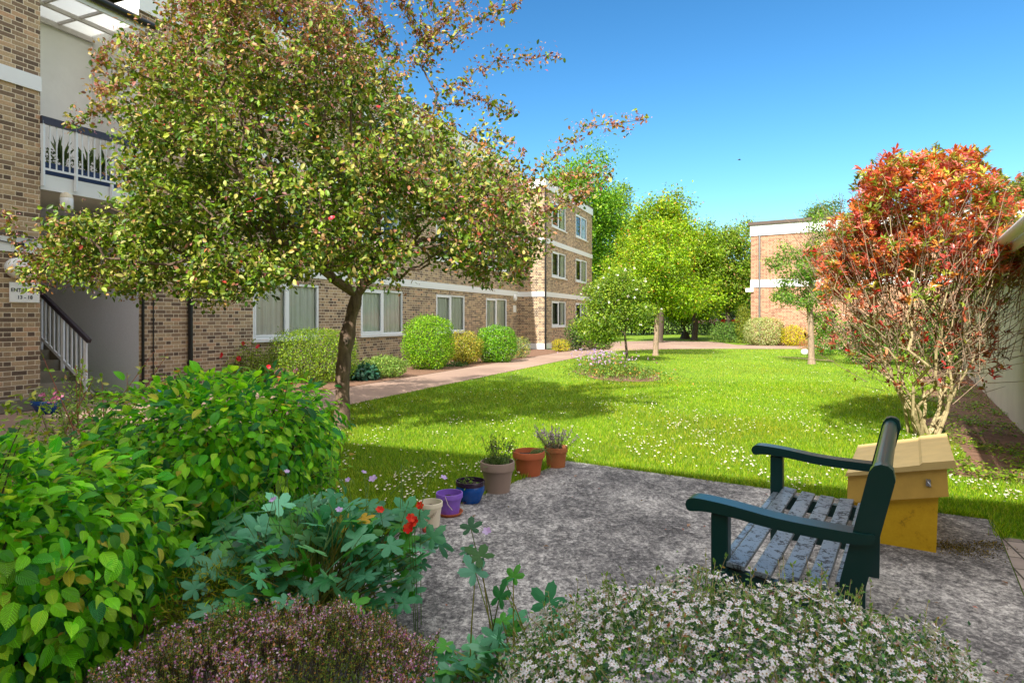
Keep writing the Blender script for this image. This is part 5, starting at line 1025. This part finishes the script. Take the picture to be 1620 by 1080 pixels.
# planting of the island bed
ib = thing('island_planting', 'purple flowered clump filling the round island bed', 'plants', (2.5, 16.4, -.014))
s = Soup(); k = 7500; q = np.c_[2.7+rng.normal(0, .5, k), 16.3+rng.normal(0, 1.15, k), np.zeros(k)]; q[:, 2] = rng.random(k)*(.52*np.exp(-((q[:, 0]-2.6)/.8)**2)*(.7+.4*lumpy(q, 2.2, .5))).clip(.06); lz = rng.uniform(.04, .08, k)
leaves(s, q, rdir(k)+np.array([0, 0, .3]), np.array([0, 0, 1.])+rdir(k)*.7, lz, lz*.5, pal(k, [((104, 138, 46), 4), ((136, 160, 60), 3), ((76, 108, 40), 3), ((180, 130, 60), .9)], .2)); s.build('foliage', M['leaf'], ib)
k = 150; q = np.c_[2.45+rng.normal(0, .45, k), 16.4+rng.normal(0, .9, k), rng.uniform(.3, .58, k)]; s = Soup()
for w in range(3): leaves(s, q, rdir(k), rdir(k), .05, .035, pal(k, [((176, 150, 200), 3), ((206, 180, 206), 2), ((196, 130, 150), 1)], .12))
s.build('blossom', M['petal'], ib)
# hedges in front of the orange block
c = at_(1208, 33.3); shrub('variegated_hedge', 'rounded cream variegated hedge at the corner of the orange brick block', 'hedge', c, (.93, .8, .74), 10000, .075, [((168, 178, 110), 4), ((200, 204, 150), 3), ((120, 140, 70), 3)], power=3.2, depth=.22, lump=.07, stems=6)
c = at_(1257, 32.6); shrub('golden_hedge', 'bright yellow clipped shrub right of the cream variegated hedge', 'shrub', c, (.68, .6, .55), 4200, .07, [((206, 196, 30), 4), ((180, 176, 24), 3), ((140, 146, 20), 2)], power=2.3, depth=.3, lump=.16, stems=6)
c = at_(1172, 36.5); shrub('broad_bush', 'mid green bush beside the far path left of the cream hedge', 'shrub', at_(1150, 37), (1.1, .8, .62), 2600, .09, [((90, 130, 44), 3), ((120, 152, 70), 3), ((66, 100, 36), 2)], power=2.1, lump=.22, depth=.5, stems=6)
shrub('upright_bush', 'upright yellow green bush against the left side of the orange block', 'shrub', at_(1176, 36), (.42, .5, 1.15), 2600, .09, [((140, 152, 44), 3), ((110, 130, 40), 3), ((170, 170, 70), 1)], power=2.1, lump=.22, depth=.5, stems=6)
c = at_(1273, 24.3); rt_ = thing('globe_planter', 'white globe planter standing behind the slim young tree', 'plant pot', tuple(c)); s = Soup(); s.lathe([(0, 0), (.08, .0), (.125, .06), (.14, .13), (.125, .2), (.09, .24), (.07, .245), (.0, .22)], c, 24); s.build('bowl', M['lamp_white'], rt_, smooth=True)
shrub('planter_grass', 'tuft of reddish grass growing from the white globe planter', 'plant', c+np.array([0, 0, .22]), (.22, .18, .14), 260, .12, [((200, 140, 100), 2), ((150, 160, 70), 2), ((190, 110, 100), 1)], asp=.1, droop=-.5, stems=0, depth=.7)
shrub('round_bush', 'dark green bush behind the trunk of the slim young tree', 'shrub', at_(1306, 24.5), (.62, .6, .5), 2200, .07, [((96, 146, 40), 3), ((70, 112, 34), 3), ((126, 170, 60), 1)], power=2.2, lump=.2, depth=.5, stems=5)

shrub('laurel_bush', 'broad dark green bush filling the corner behind the red leaved shrub', 'shrub', at_(1385, 19.5), (1.15, .8, .8), 6500, .08, [((84, 130, 36), 3), ((60, 96, 28), 3), ((120, 160, 50), 1.4), ((150, 80, 50), .4)], power=2.2, lump=.25, depth=.6)
shrub('laurel_bush', 'taller dark bush against the bungalow wall behind the red leaved shrub', 'shrub', np.array([12.1, 17.6, -.02]), (.8, .8, 1.0), 5200, .08, [((84, 126, 36), 3), ((56, 92, 28), 3), ((116, 150, 50), 1.4)], power=2.2, lump=.25, depth=.6)
# plants by the stair entrance
c = G(75, 652); c[2] = -.012; z_ = c.copy()
rt_ = thing('planter_bowl', 'wide blue bowl of flowers at the foot of the left brick wall', 'plant pot', tuple(c)); s = Soup(); s.lathe([(0, 0), (.12, 0), (.2, .13), (.21, .2), (.19, .2), (.17, .16), (0, .15)], c, 28); s.build('bowl', M['glaze'], rt_, smooth=True)
shrub('sedum', 'pale grey green sedum cushion in the wide blue bowl', 'plant', c+np.array([-.09, 0, .17]), (.15, .14, .1), 900, .025, [((160, 180, 130), 3), ((120, 150, 90), 2)], stems=0, power=2.)
rt_ = thing('bergenia', 'pink flower heads beside the sedum in the blue bowl', 'flower', tuple(c+np.array([.12, 0, .17]))); flowers(c+np.array([.13, -.05, .24])+rng.normal(0, 1, (26, 3))*np.array([.07, .05, .05]), .032, [((226, 140, 180), 2), ((200, 100, 150), 1)], 'bloom', rt_, 6, (0, -.6, .6)); s = Soup(); sticks(s, np.tile(c+np.array([.12, 0, .15]), (6, 1)), c+np.array([.13, 0, .22])+rng.normal(0, .04, (6, 3)), .004, .003, 5, lin((150, 110, 80))); s.build('stem', M['leaf'], rt_)
c = G(265, 634); c[2] = -.012; rt_ = thing('blue_pot', 'small blue pot with low plants at the foot of the brick pier', 'plant pot', tuple(c)); s = Soup(); s.lathe([(0, 0), (.11, 0), (.145, .2), (.155, .22), (.13, .22), (.125, .17), (0, .16)], c, 28); s.build('body', M['glaze'], rt_, smooth=True)
shrub('alpine_plant', 'low red and green plant filling the small blue pot', 'plant', c+np.array([0, 0, .17]), (.16, .15, .09), 700, .035, [((150, 120, 60), 2), ((110, 140, 60), 2), ((176, 90, 70), 1)], stems=0, power=2.)
shrub('weigela', 'arching shrub with reddish stems and pale young leaves in front of the stairs', 'shrub', (-3.55, 5.2, -.012), (.5, .45, .47), 2300, .04, [((130, 160, 60), 3), ((160, 184, 90), 3), ((92, 126, 44), 3), ((196, 140, 110), .5)], power=2., lump=.3, depth=.7, asp=.5, stem_mat='bark_pale')
wg = bpy.data.objects['weigela']; s = Soup(); k = 9; b0 = np.array([-3.5, 5.2, .5])+np.c_[rng.normal(0, .22, (k, 2)), np.zeros(k)]; b1 = b0+np.c_[rng.normal(.12, .16, k), rng.normal(0, .1, k), rng.uniform(.35, .68, k)]; sticks(s, b0, b1, .005, .002, 5, lin((176, 110, 96))); i = np.repeat(np.arange(k), 15); f = rng.random((len(i), 1)); leaves(s, b0[i]*(1-f)+b1[i]*f, rdir(len(i))+np.array([0, 0, .3]), rdir(len(i))+np.array([0, 0, 1.]), .055, .028, pal(len(i), [((150, 184, 80), 3), ((120, 160, 60), 2), ((190, 190, 110), 1)]), T_LEAF); s.build('arching_shoot', M['leaf'], wg)
shrub('rose_shrub', 'leggy young shrub with yellow green leaf tufts at the left edge', 'shrub', (-3.55, 4.45, -.012), (.36, .3, .46), 420, .06, [((176, 184, 70), 2), ((120, 150, 50), 3)], power=2., lump=.3, depth=.8, stem_mat='bark_pale', stems=8)
shrub('pale_flower_patch', 'low patch of small pale pink flowers behind the left hornbeam', 'flowers', (-2.95, 4.35, -.012), (.6, .4, .3), 1500, .04, [((120, 146, 60), 3), ((90, 120, 46), 3)], power=2., lump=.2, depth=.6, stems=6, flowers=(70, .016, [((240, 200, 190), 2), ((230, 160, 160), 1)], 'blossom'))
pt0 = SN(6.95, MN+.0-.16, 3.75); rt_ = thing('window_box', 'blue planter trough behind the white balcony railing', 'planter', tuple(pt0)); s = Soup(); s.bar(SN(6.45, MN-.17, 3.87), SN(7.75, MN-.17, 3.87), .2, .2); s.build('trough', M['navy'], rt_, bevel=.01)
rt_ = thing('yucca', 'spiky leaves and bushy plants growing from the blue balcony trough', 'plant', tuple(pt0+np.array([0, 0, .2]))); s = Soup()
for sc_ in (6.85, 7.25, 7.5):
    k = 16; b = SN(sc_, MN-.17, 3.96); leaves(s, np.tile(b, (k, 1)), np.array([0, 0, 1.])+rdir(k)*.38, rdir(k), rng.uniform(.3, .55, k), .035, pal(k, [((110, 134, 70), 2), ((80, 104, 56), 2)]), T_LEAF)
k = 420; q = np.array([SN(s_, MN-.17+n_, 3.97+z_) for s_, n_, z_ in zip(rng.uniform(6.45, 7.7, k), rng.normal(0, .06, k), rng.random(k)*.24)]); leaves(s, q, rdir(k), rdir(k), .06, .035, pal(k, [((90, 110, 60), 2), ((60, 80, 44), 2)])); s.build('leaf', M['leaf'], rt_)
# a bird far off in the sky
bp = P(1169, 253, 60); rt_ = thing('bird', 'tiny dark bird flying in the blue sky above the orange block', 'bird', tuple(bp)); s = Soup(); s.tube([bp+[-.16, 0, 0], bp+[-.05, 0, .02], bp+[.1, 0, .01], bp+[.2, 0, 0]], [.01, .05, .045, .01], 8); leaves(s, np.array([bp, bp]), np.array([[.2, .9, .25], [.2, -.9, .25]]), np.array([[0, 0, 1.], [0, 0, 1.]]), .3, .1, np.full((2, 3), .02)); s.build('body', M['black'], rt_)
